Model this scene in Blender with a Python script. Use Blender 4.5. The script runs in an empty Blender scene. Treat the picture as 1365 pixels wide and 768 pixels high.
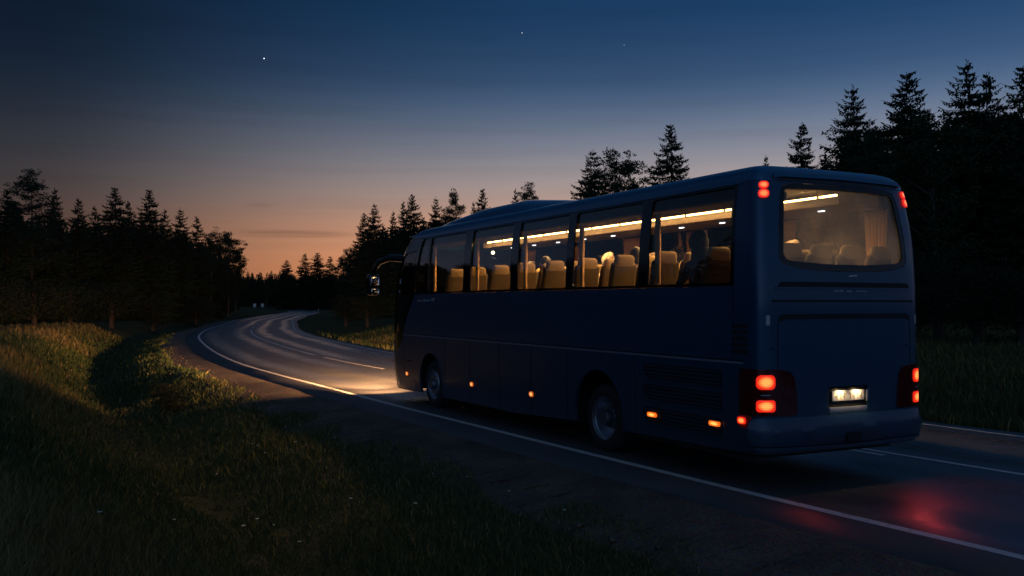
import bpy, bmesh, math, random
import numpy as np
from mathutils import Vector, Matrix, geometry, noise as mnoise
rnd = random.Random(11)
nrng = np.random.default_rng(5)
SC = bpy.context.scene
COL = SC.collection
PI = math.pi

# ------------------------------------------------------------------ helpers
def lin(r, g, b):
    f = lambda c: (c / 255 / 12.92) if c / 255 <= .04045 else ((c / 255 + .055) / 1.055) ** 2.4
    return (f(r), f(g), f(b), 1)

def link(o, parent=None):
    COL.objects.link(o)
    if parent is not None:
        o.parent = parent
    return o

def tag(o, label=None, cat=None, group=None, kind=None):
    if label: o['label'] = label
    if cat: o['category'] = cat
    if group: o['group'] = group
    if kind: o['kind'] = kind
    return o

def empty(name, loc=(0, 0, 0), rz=0):
    o = bpy.data.objects.new(name, None)
    o.empty_display_size = .3
    o.location = loc
    o.rotation_euler = (0, 0, rz)
    return link(o)

def mesh_obj(name, verts, faces, mat=None, parent=None, smooth=False, sharp=None):
    me = bpy.data.meshes.new(name)
    me.from_pydata([tuple(v) for v in verts], [], faces)
    me.update()
    if mat: me.materials.append(mat)
    if smooth or sharp:
        me.polygons.foreach_set('use_smooth', [True] * len(me.polygons))
        if sharp: me.set_sharp_from_angle(angle=math.radians(sharp))
    return link(bpy.data.objects.new(name, me), parent)

def np_mesh(name, V, quads=None, tris=None, mat=None, parent=None, do_link=True, smooth=False):
    me = bpy.data.meshes.new(name)
    V = np.asarray(V, np.float32)
    me.vertices.add(len(V)); me.vertices.foreach_set('co', V.ravel())
    idx, starts, n = [], [], 0
    if quads is not None and len(quads):
        q = np.asarray(quads, np.int32); idx.append(q.ravel()); starts.append(np.arange(len(q)) * 4); n = len(q) * 4
    if tris is not None and len(tris):
        t = np.asarray(tris, np.int32); idx.append(t.ravel()); starts.append(n + np.arange(len(t)) * 3)
    idx = np.concatenate(idx); starts = np.concatenate(starts)
    me.loops.add(len(idx)); me.loops.foreach_set('vertex_index', idx.astype(np.int32))
    me.polygons.add(len(starts)); me.polygons.foreach_set('loop_start', starts.astype(np.int32))
    if smooth: me.polygons.foreach_set('use_smooth', np.ones(len(starts), bool))
    me.update(calc_edges=True)
    if mat: me.materials.append(mat)
    o = bpy.data.objects.new(name, me)
    return link(o, parent) if do_link else o

class MB:
    """collects boxes, tubes and lathes; build() links them as ONE mesh object"""
    def __init__(s): s.bm = bmesh.new()
    def box(s, c, d, rot=None, bevel=0, seg=2, taper=None):
        r = bmesh.ops.create_cube(s.bm, size=1)
        vs = r['verts']
        for v in vs:
            if taper and v.co.z > 0: v.co.x *= taper[0]; v.co.y *= taper[1]
            v.co = Vector((v.co.x * d[0], v.co.y * d[1], v.co.z * d[2]))
        if bevel:
            es = list({e for v in vs for e in v.link_edges})
            rb = bmesh.ops.bevel(s.bm, geom=es, offset=bevel, segments=seg, affect='EDGES', profile=.5)
            vs = list({v for f in rb['faces'] for v in f.verts} | {v for v in vs if v.is_valid})
        M = Matrix.Translation(c)
        if rot is not None: M = M @ rot
        for v in vs: v.co = M @ v.co
        return s
    def tube(s, pts, rad, n=8, cap=True):
        pts = [Vector(p) for p in pts]
        rads = rad if isinstance(rad, (list, tuple)) else [rad] * len(pts)
        rings = []
        for i, p in enumerate(pts):
            d = (pts[min(i + 1, len(pts) - 1)] - pts[max(i - 1, 0)]).normalized()
            a = Vector((0, 0, 1)) if abs(d.z) < .9 else Vector((1, 0, 0))
            x = d.cross(a).normalized(); y = d.cross(x)
            rings.append([s.bm.verts.new(p + (x * math.cos(2 * PI * k / n) + y * math.sin(2 * PI * k / n)) * rads[i]) for k in range(n)])
        for a, b in zip(rings, rings[1:]):
            for k in range(n): s.bm.faces.new((a[k], a[(k + 1) % n], b[(k + 1) % n], b[k]))
        if cap:
            s.bm.faces.new(rings[0][::-1]); s.bm.faces.new(rings[-1])
        return s
    def lathe_y(s, prof, c=(0, 0, 0), n=48):
        """prof: list of (radius, y); revolve about the y axis"""
        rings = []
        for r, y in prof:
            rings.append([s.bm.verts.new((c[0] + r * math.cos(2 * PI * k / n), c[1] + y, c[2] + r * math.sin(2 * PI * k / n))) for k in range(n)])
        for a, b in zip(rings, rings[1:]):
            for k in range(n): s.bm.faces.new((a[k], a[(k + 1) % n], b[(k + 1) % n], b[k]))
        return s
    def ball(s, c, r, sc=(1, 1, 1), u=12, v=8):
        q = bmesh.ops.create_uvsphere(s.bm, u_segments=u, v_segments=v, radius=r)
        for w in q['verts']: w.co = Vector((w.co.x * sc[0] + c[0], w.co.y * sc[1] + c[1], w.co.z * sc[2] + c[2]))
        return s
    def build(s, name, mat, parent=None, sharp=35):
        bmesh.ops.recalc_face_normals(s.bm, faces=s.bm.faces[:])
        me = bpy.data.meshes.new(name); s.bm.to_mesh(me); s.bm.free()
        if mat: me.materials.append(mat)
        me.polygons.foreach_set('use_smooth', [True] * len(me.polygons))
        me.set_sharp_from_angle(angle=math.radians(sharp))
        return link(bpy.data.objects.new(name, me), parent)

# ------------------------------------------------------------------ materials
def new_mat(name):
    m = bpy.data.materials.new(name); m.use_nodes = True
    nt = m.node_tree
    return m, nt, nt.nodes['Principled BSDF']

def pm(name, col, rough=.5, metal=0, coat=0, coat_r=.05, var=0, scale=3, spec=.5, rvar=0, bump=0, bscale=60):
    m, nt, b = new_mat(name)
    b.inputs['Base Color'].default_value = (*col[:3], 1)
    b.inputs['Roughness'].default_value = rough
    b.inputs['Metallic'].default_value = metal
    b.inputs['Coat Weight'].default_value = coat
    b.inputs['Coat Roughness'].default_value = coat_r
    b.inputs['Specular IOR Level'].default_value = spec
    if var or rvar or bump:
        tc = nt.nodes.new('ShaderNodeTexCoord')
        no = nt.nodes.new('ShaderNodeTexNoise'); no.inputs['Scale'].default_value = scale; no.inputs['Detail'].default_value = 6
        nt.links.new(tc.outputs['Object'], no.inputs['Vector'])
        if var:
            mr = nt.nodes.new('ShaderNodeMapRange'); mr.inputs[3].default_value = 1 - var; mr.inputs[4].default_value = 1 + var
            nt.links.new(no.outputs[0], mr.inputs[0])
            mx = nt.nodes.new('ShaderNodeMix'); mx.data_type = 'RGBA'; mx.blend_type = 'MULTIPLY'; mx.inputs[0].default_value = 1
            mx.inputs[6].default_value = (*col[:3], 1)
            nt.links.new(mr.outputs[0], mx.inputs[7]); nt.links.new(mx.outputs[2], b.inputs['Base Color'])
        if rvar:
            mr = nt.nodes.new('ShaderNodeMapRange'); mr.inputs[3].default_value = max(0, rough - rvar); mr.inputs[4].default_value = rough + rvar
            nt.links.new(no.outputs[0], mr.inputs[0]); nt.links.new(mr.outputs[0], b.inputs['Roughness'])
        if bump:
            n2 = nt.nodes.new('ShaderNodeTexNoise'); n2.inputs['Scale'].default_value = bscale; n2.inputs['Detail'].default_value = 5
            nt.links.new(tc.outputs['Object'], n2.inputs['Vector'])
            bp = nt.nodes.new('ShaderNodeBump'); bp.inputs['Strength'].default_value = bump; bp.inputs['Distance'].default_value = .02
            nt.links.new(n2.outputs[0], bp.inputs['Height']); nt.links.new(bp.outputs[0], b.inputs['Normal'])
    return m

def em(name, col, s):
    m, nt, b = new_mat(name)
    b.inputs['Base Color'].default_value = (*[c * .4 for c in col[:3]], 1)
    b.inputs['Emission Color'].default_value = (*col[:3], 1)
    b.inputs['Emission Strength'].default_value = s
    return m

def lamp_mat(name, core, rim, cs, rs):
    """lens: the bulb behind it makes its middle hotter than its rim (attribute 'rad')"""
    m, nt, b = new_mat(name)
    a = nt.nodes.new('ShaderNodeAttribute'); a.attribute_name = 'rad'
    cr = nt.nodes.new('ShaderNodeValToRGB')
    e = cr.color_ramp.elements
    cr.color_ramp.interpolation = 'EASE'
    e[0].position = .3; e[0].color = (core[0] * cs, core[1] * cs, core[2] * cs, 1)
    e[1].position = .95; e[1].color = (rim[0] * rs, rim[1] * rs, rim[2] * rs, 1)
    nt.links.new(a.outputs['Fac'], cr.inputs[0])
    tc = nt.nodes.new('ShaderNodeTexCoord'); wv = nt.nodes.new('ShaderNodeTexWave'); wv.bands_direction = 'Z'; wv.inputs['Scale'].default_value = 14; wv.inputs['Distortion'].default_value = .6
    nt.links.new(tc.outputs['Object'], wv.inputs['Vector'])
    mr = nt.nodes.new('ShaderNodeMapRange'); mr.inputs[3].default_value = .72; mr.inputs[4].default_value = 1.15; nt.links.new(wv.outputs['Fac'], mr.inputs[0])
    nt.links.new(mr.outputs[0], b.inputs['Emission Strength'])
    nt.links.new(cr.outputs[0], b.inputs['Emission Color'])
    b.inputs['Base Color'].default_value = (*rim[:3], 1)
    b.inputs['Roughness'].default_value = .15
    return m

def glass_mat(name, tint, dust=0.0, dustcol=(.5, .45, .4)):
    """thin tinted glazing: clear transmission, fresnel mirror, a film of road dust"""
    m = bpy.data.materials.new(name); m.use_nodes = True
    nt = m.node_tree; nt.nodes.remove(nt.nodes['Principled BSDF'])
    out = nt.nodes['Material Output']
    geo = nt.nodes.new('ShaderNodeNewGeometry')
    ior = nt.nodes.new('ShaderNodeMapRange'); ior.inputs[3].default_value = 1.52; ior.inputs[4].default_value = 1 / 1.52
    nt.links.new(geo.outputs['Backfacing'], ior.inputs[0])
    fr = nt.nodes.new('ShaderNodeFresnel'); nt.links.new(ior.outputs[0], fr.inputs[0])
    tr = nt.nodes.new('ShaderNodeBsdfTransparent'); tr.inputs[0].default_value = (*tint, 1)
    gl = nt.nodes.new('ShaderNodeBsdfGlossy'); gl.inputs['Roughness'].default_value = .015
    mx = nt.nodes.new('ShaderNodeMixShader')
    nt.links.new(fr.outputs[0], mx.inputs[0]); nt.links.new(gl.outputs[0], mx.inputs[2])
    last = tr.outputs[0]
    if dust:
        df = nt.nodes.new('ShaderNodeBsdfDiffuse'); df.inputs[0].default_value = (*dustcol, 1)
        tl = nt.nodes.new('ShaderNodeBsdfTranslucent'); tl.inputs[0].default_value = (*dustcol, 1)
        ad = nt.nodes.new('ShaderNodeMixShader'); nt.links.new(df.outputs[0], ad.inputs[1]); nt.links.new(tl.outputs[0], ad.inputs[2])
        m2 = nt.nodes.new('ShaderNodeMixShader')
        tc = nt.nodes.new('ShaderNodeTexCoord'); no = nt.nodes.new('ShaderNodeTexNoise'); no.inputs['Scale'].default_value = 2.2; no.inputs['Detail'].default_value = 7
        nt.links.new(tc.outputs['Object'], no.inputs['Vector'])
        mr = nt.nodes.new('ShaderNodeMapRange'); mr.inputs[1].default_value = .3; mr.inputs[2].default_value = .7; mr.inputs[3].default_value = dust * .5; mr.inputs[4].default_value = dust * 1.4
        nt.links.new(no.outputs[0], mr.inputs[0]); nt.links.new(mr.outputs[0], m2.inputs[0])
        nt.links.new(tr.outputs[0], m2.inputs[1]); nt.links.new(ad.outputs[0], m2.inputs[2])
        last = m2.outputs[0]
    nt.links.new(last, mx.inputs[1])
    nt.links.new(mx.outputs[0], out.inputs[0])
    return m

M = {}
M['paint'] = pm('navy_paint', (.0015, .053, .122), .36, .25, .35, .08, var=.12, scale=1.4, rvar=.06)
def grime(m):
    nt = m.node_tree; b = nt.nodes['Principled BSDF']; src = b.inputs['Base Color'].links[0].from_socket
    tc = nt.nodes.new('ShaderNodeTexCoord'); sp = nt.nodes.new('ShaderNodeSeparateXYZ'); nt.links.new(tc.outputs['Object'], sp.inputs[0])
    zr = nt.nodes.new('ShaderNodeMapRange'); zr.inputs[1].default_value = 1.5; zr.inputs[2].default_value = .3; nt.links.new(sp.outputs[2], zr.inputs[0])
    no = nt.nodes.new('ShaderNodeTexNoise'); no.inputs['Scale'].default_value = 2.6; no.inputs['Detail'].default_value = 9; no.inputs['Roughness'].default_value = .65
    mp = nt.nodes.new('ShaderNodeMapping'); mp.inputs['Scale'].default_value = (.6, .6, 1.6); nt.links.new(tc.outputs['Object'], mp.inputs[0]); nt.links.new(mp.outputs[0], no.inputs['Vector'])
    f = nt.nodes.new('ShaderNodeMath'); f.operation = 'MULTIPLY'; nt.links.new(zr.outputs[0], f.inputs[0]); nt.links.new(no.outputs[0], f.inputs[1])
    f2 = nt.nodes.new('ShaderNodeMath'); f2.operation = 'MULTIPLY'; f2.inputs[1].default_value = 1.1; nt.links.new(f.outputs[0], f2.inputs[0])
    mx = nt.nodes.new('ShaderNodeMix'); mx.data_type = 'RGBA'; nt.links.new(f2.outputs[0], mx.inputs[0]); nt.links.new(src, mx.inputs[6]); mx.inputs[7].default_value = (.055, .06, .065, 1)
    nt.links.new(mx.outputs[2], b.inputs['Base Color'])
    cw = nt.nodes.new('ShaderNodeMapRange'); cw.inputs[3].default_value = .45; cw.inputs[4].default_value = .05; nt.links.new(f2.outputs[0], cw.inputs[0]); nt.links.new(cw.outputs[0], b.inputs['Coat Weight'])
grime(M['paint'])
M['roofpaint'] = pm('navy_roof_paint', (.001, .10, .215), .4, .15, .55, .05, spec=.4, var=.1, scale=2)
M['trim'] = pm('light_trim', (.22, .27, .36), .35, .3)
M['black'] = pm('black_gloss', (.006, .006, .008), .06)
M['blackmatte'] = pm('black_matte', (.006, .006, .008), .7, var=.2)
M['rubber'] = pm('tyre_rubber', (.014, .014, .015), .75, var=.25, scale=9, bump=.3)
M['rim'] = pm('steel_rim', (.34, .37, .42), .34, .85, var=.2, scale=8)
M['hub'] = pm('hub_metal', (.16, .17, .2), .45, .8, var=.25, scale=12)
M['chassis'] = pm('chassis_dark', (.01, .01, .011), .8)
M['glass'] = glass_mat('side_glass', (.86, .86, .84))
M['darkglass'] = glass_mat('driver_glass', (.5, .52, .55))
M['rearglass'] = glass_mat('rear_glass', (.86, .86, .84), .15, (.55, .5, .44))
M['lamphousing'] = pm('dark_red_lens', (.075, .004, .006), .12, coat=.5)
M['tail'] = lamp_mat('tail_lens', (1.7, .50, .11), (.9, .02, .008), 1.0, 1.0)
M['tailhi'] = lamp_mat('high_tail_lens', (1.4, .34, .10), (.9, .02, .012), 1.0, 1.0)
M['amber'] = lamp_mat('amber_lens', (1.9, .78, .16), (1, .16, .01), 1.0, 1.0)
M['amberdim'] = lamp_mat('amber_round_lens', (1.6, .66, .2), (.5, .08, .01), 1.0, .8)
M['redrefl'] = pm('red_reflector', (.5, .03, .03), .2)
M['cabinlight'] = em('cabin_light_strip', (1, .60, .21), 22)
M['ceilingfill'] = em('ceiling_fill_glow', (1, .60, .22), 12)  # glow for the added panel under the ceiling
M['dimlight'] = em('dimmed_light_strip', (1, .62, .24), 6)
M['led'] = em('reading_led', (.86, .92, 1), 5)
M['readlamp'] = em('reading_lamp_warm', (1, .8, .5), 6)
M['liner'] = pm('cabin_liner', (.42, .36, .27), .75, var=.08)
M['rack'] = pm('luggage_rack', (.085, .064, .044), .6, var=.1)
M['cabinfloor'] = pm('cabin_floor', (.05, .045, .04), .8)
M['seat'] = pm('tan_seat_cloth', (.062, .038, .016), .9, var=.22, scale=7, bump=.25, bscale=160)
M['litheadrest'] = pm('lit_headrest_cloth', (.25, .165, .075), .9, var=.15, scale=6)  # paler than the seat cloth: light on the seat tops put into the colour
M['curtain'] = pm('tan_curtain', (.50, .29, .13), .9, var=.15, scale=5)
M['plate'] = pm('plate_white', (.75, .72, .66), .5, var=.08, scale=20)
M['platechar'] = pm('plate_print', (.22, .20, .18), .6)
M['alu'] = pm('pale_metal', (.38, .40, .44), .35, .6, var=.12, scale=6)
M['letter'] = pm('silver_letter', (.55, .58, .62), .4, .5)
M['mirrorglass'] = pm('mirror_glass', (.8, .8, .82), .03, 1)
M['skin'] = pm('skin', (.45, .27, .18), .6, var=.06)
M['hair'] = pm('dark_hair', (.02, .014, .01), .6, var=.3, scale=20)
M['palehood'] = pm('pale_hood_cloth', (.32, .25, .18), .95, var=.1, scale=9)
M['darkcoat'] = pm('dark_coat', (.016, .015, .016), .9, var=.2)
M['browncoat'] = pm('brown_coat', (.07, .045, .028), .9, var=.2)
M['greycoat'] = pm('grey_coat', (.12, .11, .10), .9, var=.2)
M['trousers'] = pm('dark_trousers', (.02, .022, .03), .9)
M['bark'] = pm('bark', (.045, .033, .026), .9, var=.4, scale=6, bump=.5, bscale=14)
M['barkpale'] = pm('pale_bark', (.10, .09, .08), .85, var=.5, scale=5)
M['post'] = pm('post_white', (.7, .7, .68), .6, var=.12, scale=9)
M['signface'] = pm('sign_face', (.62, .62, .60), .5, var=.1, scale=4)
M['greymetal'] = pm('grey_metal', (.28, .28, .29), .5, .6)
M['petal'] = pm('petal', (.7, .7, .66), .7)

def foliage(name, a, b, c):
    m, nt, bs = new_mat(name)
    geo = nt.nodes.new('ShaderNodeNewGeometry')
    cr = nt.nodes.new('ShaderNodeValToRGB'); cr.color_ramp.elements[0].color = (*a, 1); cr.color_ramp.elements[1].color = (*c, 1)
    e = cr.color_ramp.elements.new(.5); e.color = (*b, 1)
    nt.links.new(geo.outputs['Random Per Island'], cr.inputs[0]); nt.links.new(cr.outputs[0], bs.inputs['Base Color'])
    bs.inputs['Roughness'].default_value = .75; bs.inputs['Specular IOR Level'].default_value = .25
    return m
M['spruce'] = foliage('spruce_needles', (.018, .035, .018), (.026, .048, .024), (.035, .06, .026))
M['pine'] = foliage('pine_needles', (.022, .040, .022), (.032, .055, .028), (.045, .07, .03))
M['shrubleaf'] = foliage('shrub_leaves', (.008, .014, .006), (.012, .02, .008), (.018, .028, .01))
M['leaf'] = foliage('leaves', (.018, .032, .012), (.026, .046, .016), (.036, .06, .02))

def grass_mat():
    m, nt, b = new_mat('grass_blades')
    a = nt.nodes.new('ShaderNodeAttribute'); a.attribute_name = 'tint'
    cr = nt.nodes.new('ShaderNodeValToRGB'); e = cr.color_ramp.elements
    e[0].color = (.040, .068, .022, 1); e[1].color = (.32, .23, .09, 1)
    x = e.new(.35); x.color = (.075, .10, .032, 1); x = e.new(.65); x.color = (.17, .14, .05, 1)
    nt.links.new(a.outputs['Fac'], cr.inputs[0]); nt.links.new(cr.outputs[0], b.inputs['Base Color'])
    b.inputs['Roughness'].default_value = .7; b.inputs['Specular IOR Level'].default_value = .2
    return m
M['grass'] = grass_mat()

def ground_mat():
    m, nt, b = new_mat('ground_earth')
    tc = nt.nodes.new('ShaderNodeTexCoord')
    n1 = nt.nodes.new('ShaderNodeTexNoise'); n1.inputs['Scale'].default_value = .35; n1.inputs['Detail'].default_value = 9
    n2 = nt.nodes.new('ShaderNodeTexNoise'); n2.inputs['Scale'].default_value = 9; n2.inputs['Detail'].default_value = 8
    for n in (n1, n2): nt.links.new(tc.outputs['Object'], n.inputs['Vector'])
    cr = nt.nodes.new('ShaderNodeValToRGB'); e = cr.color_ramp.elements
    e[0].position = .3; e[0].color = (.035, .042, .018, 1); e[1].position = .72; e[1].color = (.13, .095, .045, 1)
    x = e.new(.5); x.color = (.06, .065, .026, 1)
    ad = nt.nodes.new('ShaderNodeMath'); ad.operation = 'MULTIPLY_ADD'; ad.inputs[1].default_value = .5
    mul = nt.nodes.new('ShaderNodeMath'); mul.operation = 'MULTIPLY'; mul.inputs[1].default_value = .5
    nt.links.new(n1.outputs[0], mul.inputs[0]); nt.links.new(n2.outputs[0], ad.inputs[0]); nt.links.new(mul.outputs[0], ad.inputs[2])
    nt.links.new(ad.outputs[0], cr.inputs[0]); nt.links.new(cr.outputs[0], b.inputs['Base Color'])
    bp = nt.nodes.new('ShaderNodeBump'); bp.inputs['Strength'].default_value = .9; bp.inputs['Distance'].default_value = .08
    nt.links.new(n2.outputs[0], bp.inputs['Height']); nt.links.new(bp.outputs[0], b.inputs['Normal'])
    b.inputs['Roughness'].default_value = .95; b.inputs['Specular IOR Level'].default_value = .1
    return m
M['ground'] = ground_mat()

def gravel_mat():
    m, nt, b = new_mat('gravel_grit')
    tc = nt.nodes.new('ShaderNodeTexCoord')
    vo = nt.nodes.new('ShaderNodeTexVoronoi'); vo.inputs['Scale'].default_value = 28
    n1 = nt.nodes.new('ShaderNodeTexNoise'); n1.inputs['Scale'].default_value = 1.2; n1.inputs['Detail'].default_value = 8
    for n in (vo, n1): nt.links.new(tc.outputs['Object'], n.inputs['Vector'])
    cr = nt.nodes.new('ShaderNodeValToRGB'); e = cr.color_ramp.elements
    e[0].position = .3; e[0].color = (.10, .074, .055, 1); e[1].position = .7; e[1].color = (.24, .17, .125, 1)
    nt.links.new(n1.outputs[0], cr.inputs[0])
    hs = nt.nodes.new('ShaderNodeMix'); hs.data_type = 'RGBA'; hs.blend_type = 'MULTIPLY'; hs.inputs[0].default_value = .55
    nt.links.new(cr.outputs[0], hs.inputs[6]); nt.links.new(vo.outputs['Color'], hs.inputs[7])
    nt.links.new(hs.outputs[2], b.inputs['Base Color'])
    bp = nt.nodes.new('ShaderNodeBump'); bp.inputs['Strength'].default_value = 1; bp.inputs['Distance'].default_value = .03
    nt.links.new(vo.outputs['Distance'], bp.inputs['Height']); nt.links.new(bp.outputs[0], b.inputs['Normal'])
    b.inputs['Roughness'].default_value = .9
    return m
M['gravel'] = gravel_mat()

def asphalt_mat():
    """UV x = metres left of the road's centre, UV y = metres along; wheel tracks are polished smoother and a little paler"""
    m, nt, b = new_mat('asphalt')
    L = nt.links.new
    uv = nt.nodes.new('ShaderNodeUVMap'); sep = nt.nodes.new('ShaderNodeSeparateXYZ'); L(uv.outputs[0], sep.inputs[0])
    wob = nt.nodes.new('ShaderNodeTexNoise'); wob.noise_dimensions = '2D'; wob.inputs['Scale'].default_value = .12
    L(uv.outputs[0], wob.inputs['Vector'])
    # wheel-track mask: |(|x| - 1.75)| distance to track centres +-.95 round each lane centre
    def mth(op, a, bb=None, c=None):
        n = nt.nodes.new('ShaderNodeMath'); n.operation = op
        for i, v in enumerate((a, bb, c)):
            if v is None: continue
            if isinstance(v, (int, float)): n.inputs[i].default_value = v
            else: L(v, n.inputs[i])
        return n.outputs[0]
    x = mth('ADD', sep.outputs[0], mth('MULTIPLY', mth('SUBTRACT', wob.outputs[0], .5), .5))
    d = mth('ABSOLUTE', mth('SUBTRACT', mth('ABSOLUTE', mth('SUBTRACT', mth('ABSOLUTE', x), 1.78)), .92))
    tr = nt.nodes.new('ShaderNodeMapRange'); tr.interpolation_type = 'SMOOTHSTEP'
    tr.inputs[1].default_value = .12; tr.inputs[2].default_value = .62; tr.inputs[3].default_value = 1; tr.inputs[4].default_value = 0
    L(d, tr.inputs[0])
    tc = nt.nodes.new('ShaderNodeTexCoord')
    g = nt.nodes.new('ShaderNodeTexNoise'); g.inputs['Scale'].default_value = 70; g.inputs['Detail'].default_value = 4
    p = nt.nodes.new('ShaderNodeTexNoise'); p.inputs['Scale'].default_value = .8; p.inputs['Detail'].default_value = 7
    for n in (g, p): L(tc.outputs['Object'], n.inputs['Vector'])
    cr = nt.nodes.new('ShaderNodeValToRGB'); e = cr.color_ramp.elements
    e[0].position = .3; e[0].color = (.045, .045, .048, 1); e[1].position = .7; e[1].color = (.09, .087, .087, 1)
    L(mth('ADD', mth('MULTIPLY', g.outputs[0], .55), mth('MULTIPLY', p.outputs[0], .45)), cr.inputs[0])
    mx = nt.nodes.new('ShaderNodeMix'); mx.data_type = 'RGBA'; mx.blend_type = 'MIX'
    L(mth('MULTIPLY', tr.outputs[0], .35), mx.inputs[0]); L(cr.outputs[0], mx.inputs[6]); mx.inputs[7].default_value = (.125, .12, .12, 1)
    L(mx.outputs[2], b.inputs['Base Color'])
    rr = mth('ADD', mth('MULTIPLY_ADD', tr.outputs[0], -.18, .46), mth('MULTIPLY', mth('SUBTRACT', p.outputs[0], .5), .22))
    L(rr, b.inputs['Roughness'])
    bp = nt.nodes.new('ShaderNodeBump'); bp.inputs['Strength'].default_value = .3; bp.inputs['Distance'].default_value = .006
    L(g.outputs[0], bp.inputs['Height']); L(bp.outputs[0], b.inputs['Normal'])
    b.inputs['Specular IOR Level'].default_value = .75
    return m
M['asphalt'] = asphalt_mat()

def roadpaint_mat():
    m, nt, b = new_mat('road_paint')
    tc = nt.nodes.new('ShaderNodeTexCoord')
    n = nt.nodes.new('ShaderNodeTexNoise'); n.inputs['Scale'].default_value = 7; n.inputs['Detail'].default_value = 9; n.inputs['Roughness'].default_value = .7
    nt.links.new(tc.outputs['Object'], n.inputs['Vector'])
    cr = nt.nodes.new('ShaderNodeValToRGB'); e = cr.color_ramp.elements
    e[0].position = .30; e[0].color = (.13, .13, .13, 1); e[1].position = .44; e[1].color = (.62, .61, .58, 1)
    nt.links.new(n.outputs[0], cr.inputs[0]); nt.links.new(cr.outputs[0], b.inputs['Base Color'])
    b.inputs['Roughness'].default_value = .6
    return m
M['roadpaint'] = roadpaint_mat()

# ------------------------------------------------------------------ placing
ANG = math.radians(90 + 27.0659)
FW = Vector((math.cos(ANG), math.sin(ANG), 0)); LF = Vector((-math.sin(ANG), math.cos(ANG), 0))
R0 = Vector((2.3577, 14.1756, 0))
def w(X, Y, Z=0):
    """metres ahead of / left of the coach's rear axle -> world"""
    p = R0 + FW * X + LF * Y; p.z = Z
    return p
CAM_Z = 2.18

# ------------------------------------------------------------------ road course
CL = [(-120, -5.6), (-60, -4.9), (-30, -3.6), (-15, -2.95), (-6.5, -2.5), (-3.4, -2.27), (0, -2.08), (3.5, -1.92), (7, -1.77), (10, -1.7), (16.9, -1.5), (21.5, -1.45), (30, -1.9), (39, -2.75), (51, -4.2),
      (64, -6.5), (87, -11.9), (110, -17.4), (132, -23.9), (166, -33.6), (195, -43), (253, -59), (285, -66), (305, -69), (322, -66), (335, -55), (344, -38), (352, 0), (362, 60), (372, 120)]
def catmull(P, step=.5):
    out = []
    for i in range(len(P) - 1):
        p0 = np.array(P[max(i - 1, 0)]); p1 = np.array(P[i]); p2 = np.array(P[i + 1]); p3 = np.array(P[min(i + 2, len(P) - 1)])
        L = np.linalg.norm(p2 - p1); n = max(2, int(L / step))
        # centripetal tangents scaled to the span
        def tan(a, b_, c):
            d1 = np.linalg.norm(b_ - a) + 1e-9; d2 = np.linalg.norm(c - b_) + 1e-9
            return ((b_ - a) / d1 * d2 + (c - b_) / d2 * d1) / (d1 + d2)
        t1 = tan(p0, p1, p2) if i else (p2 - p1) / L
        t2 = tan(p1, p2, p3) if i < len(P) - 2 else (p2 - p1) / L
        for k in range(n):
            t = k / n; h = t * t * (3 - 2 * t)
            out.append((2 * t**3 - 3 * t**2 + 1) * p1 + (t**3 - 2 * t**2 + t) * L * t1 + h * p2 + (t**3 - t**2) * L * t2)
    out.append(np.array(P[-1], float))
    return np.array(out)
cl_local = catmull(CL)
fw2 = np.array([FW.x, FW.y]); lf2 = np.array([LF.x, LF.y]); r02 = np.array([R0.x, R0.y])
ROAD = r02 + cl_local[:, :1] * fw2 + cl_local[:, 1:] * lf2
T = np.gradient(ROAD, axis=0); T /= np.linalg.norm(T, axis=1)[:, None]
NL = np.stack([-T[:, 1], T[:, 0]], 1)            # to the left of travel
S = np.concatenate([[0], np.cumsum(np.linalg.norm(np.diff(ROAD, axis=0), axis=1))])
S0 = S[np.argmin(np.abs(cl_local[:, 0]))]        # arc length at the rear axle
HW = 3.55
def road_dist(P):
    """signed metres left of the centre line"""
    P = np.atleast_2d(P); out = np.empty(len(P))
    RR = ROAD[::2]; NN = NL[::2]; TT = T[::2]
    for a in range(0, len(P), 4000):
        q = P[a:a + 4000]
        d = ((q[:, None, :] - RR[None]) ** 2).sum(2); k = d.argmin(1)
        v = q - RR[k]
        dist = np.sqrt(d[np.arange(len(q)), k]); sg = np.sign((v * NN[k]).sum(1))
        out[a:a + 4000] = sg * dist
    return out
LP = ([-3.6, .70, 1.0, 2.0, 3.1, 4.3, 4.9, 6.3, 7.5, 10, 20, 60, 200, 1500], [-.06, -.06, -.10, -.15, -.36, -.80, -.80, -.14, .33, .45, .55, .9, 1.6, 3])
RP = ([-3.6, .6, 1.4, 2.8, 3.6, 7, 12, 30, 200, 1500], [-.06, -.06, -.14, -.40, -.40, .25, .75, 1.3, 1.8, 3])
def vnoise(x, y, s, seed):
    """smooth value noise, vectorised"""
    x = x / s; y = y / s; xi = np.floor(x).astype(np.int64); yi = np.floor(y).astype(np.int64)
    fx = x - xi; fy = y - yi; fx = fx * fx * (3 - 2 * fx); fy = fy * fy * (3 - 2 * fy)
    def h(a, b):
        n = (a * 374761393 + b * 668265263 + seed * 1442695041) & 0x7fffffff
        n = ((n ^ (n >> 13)) * 1274126177) & 0x7fffffff
        return ((n ^ (n >> 16)) & 0xffff) / 65535.0
    return (h(xi, yi) * (1 - fx) + h(xi + 1, yi) * fx) * (1 - fy) + (h(xi, yi + 1) * (1 - fx) + h(xi + 1, yi + 1) * fx) * fy
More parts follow.
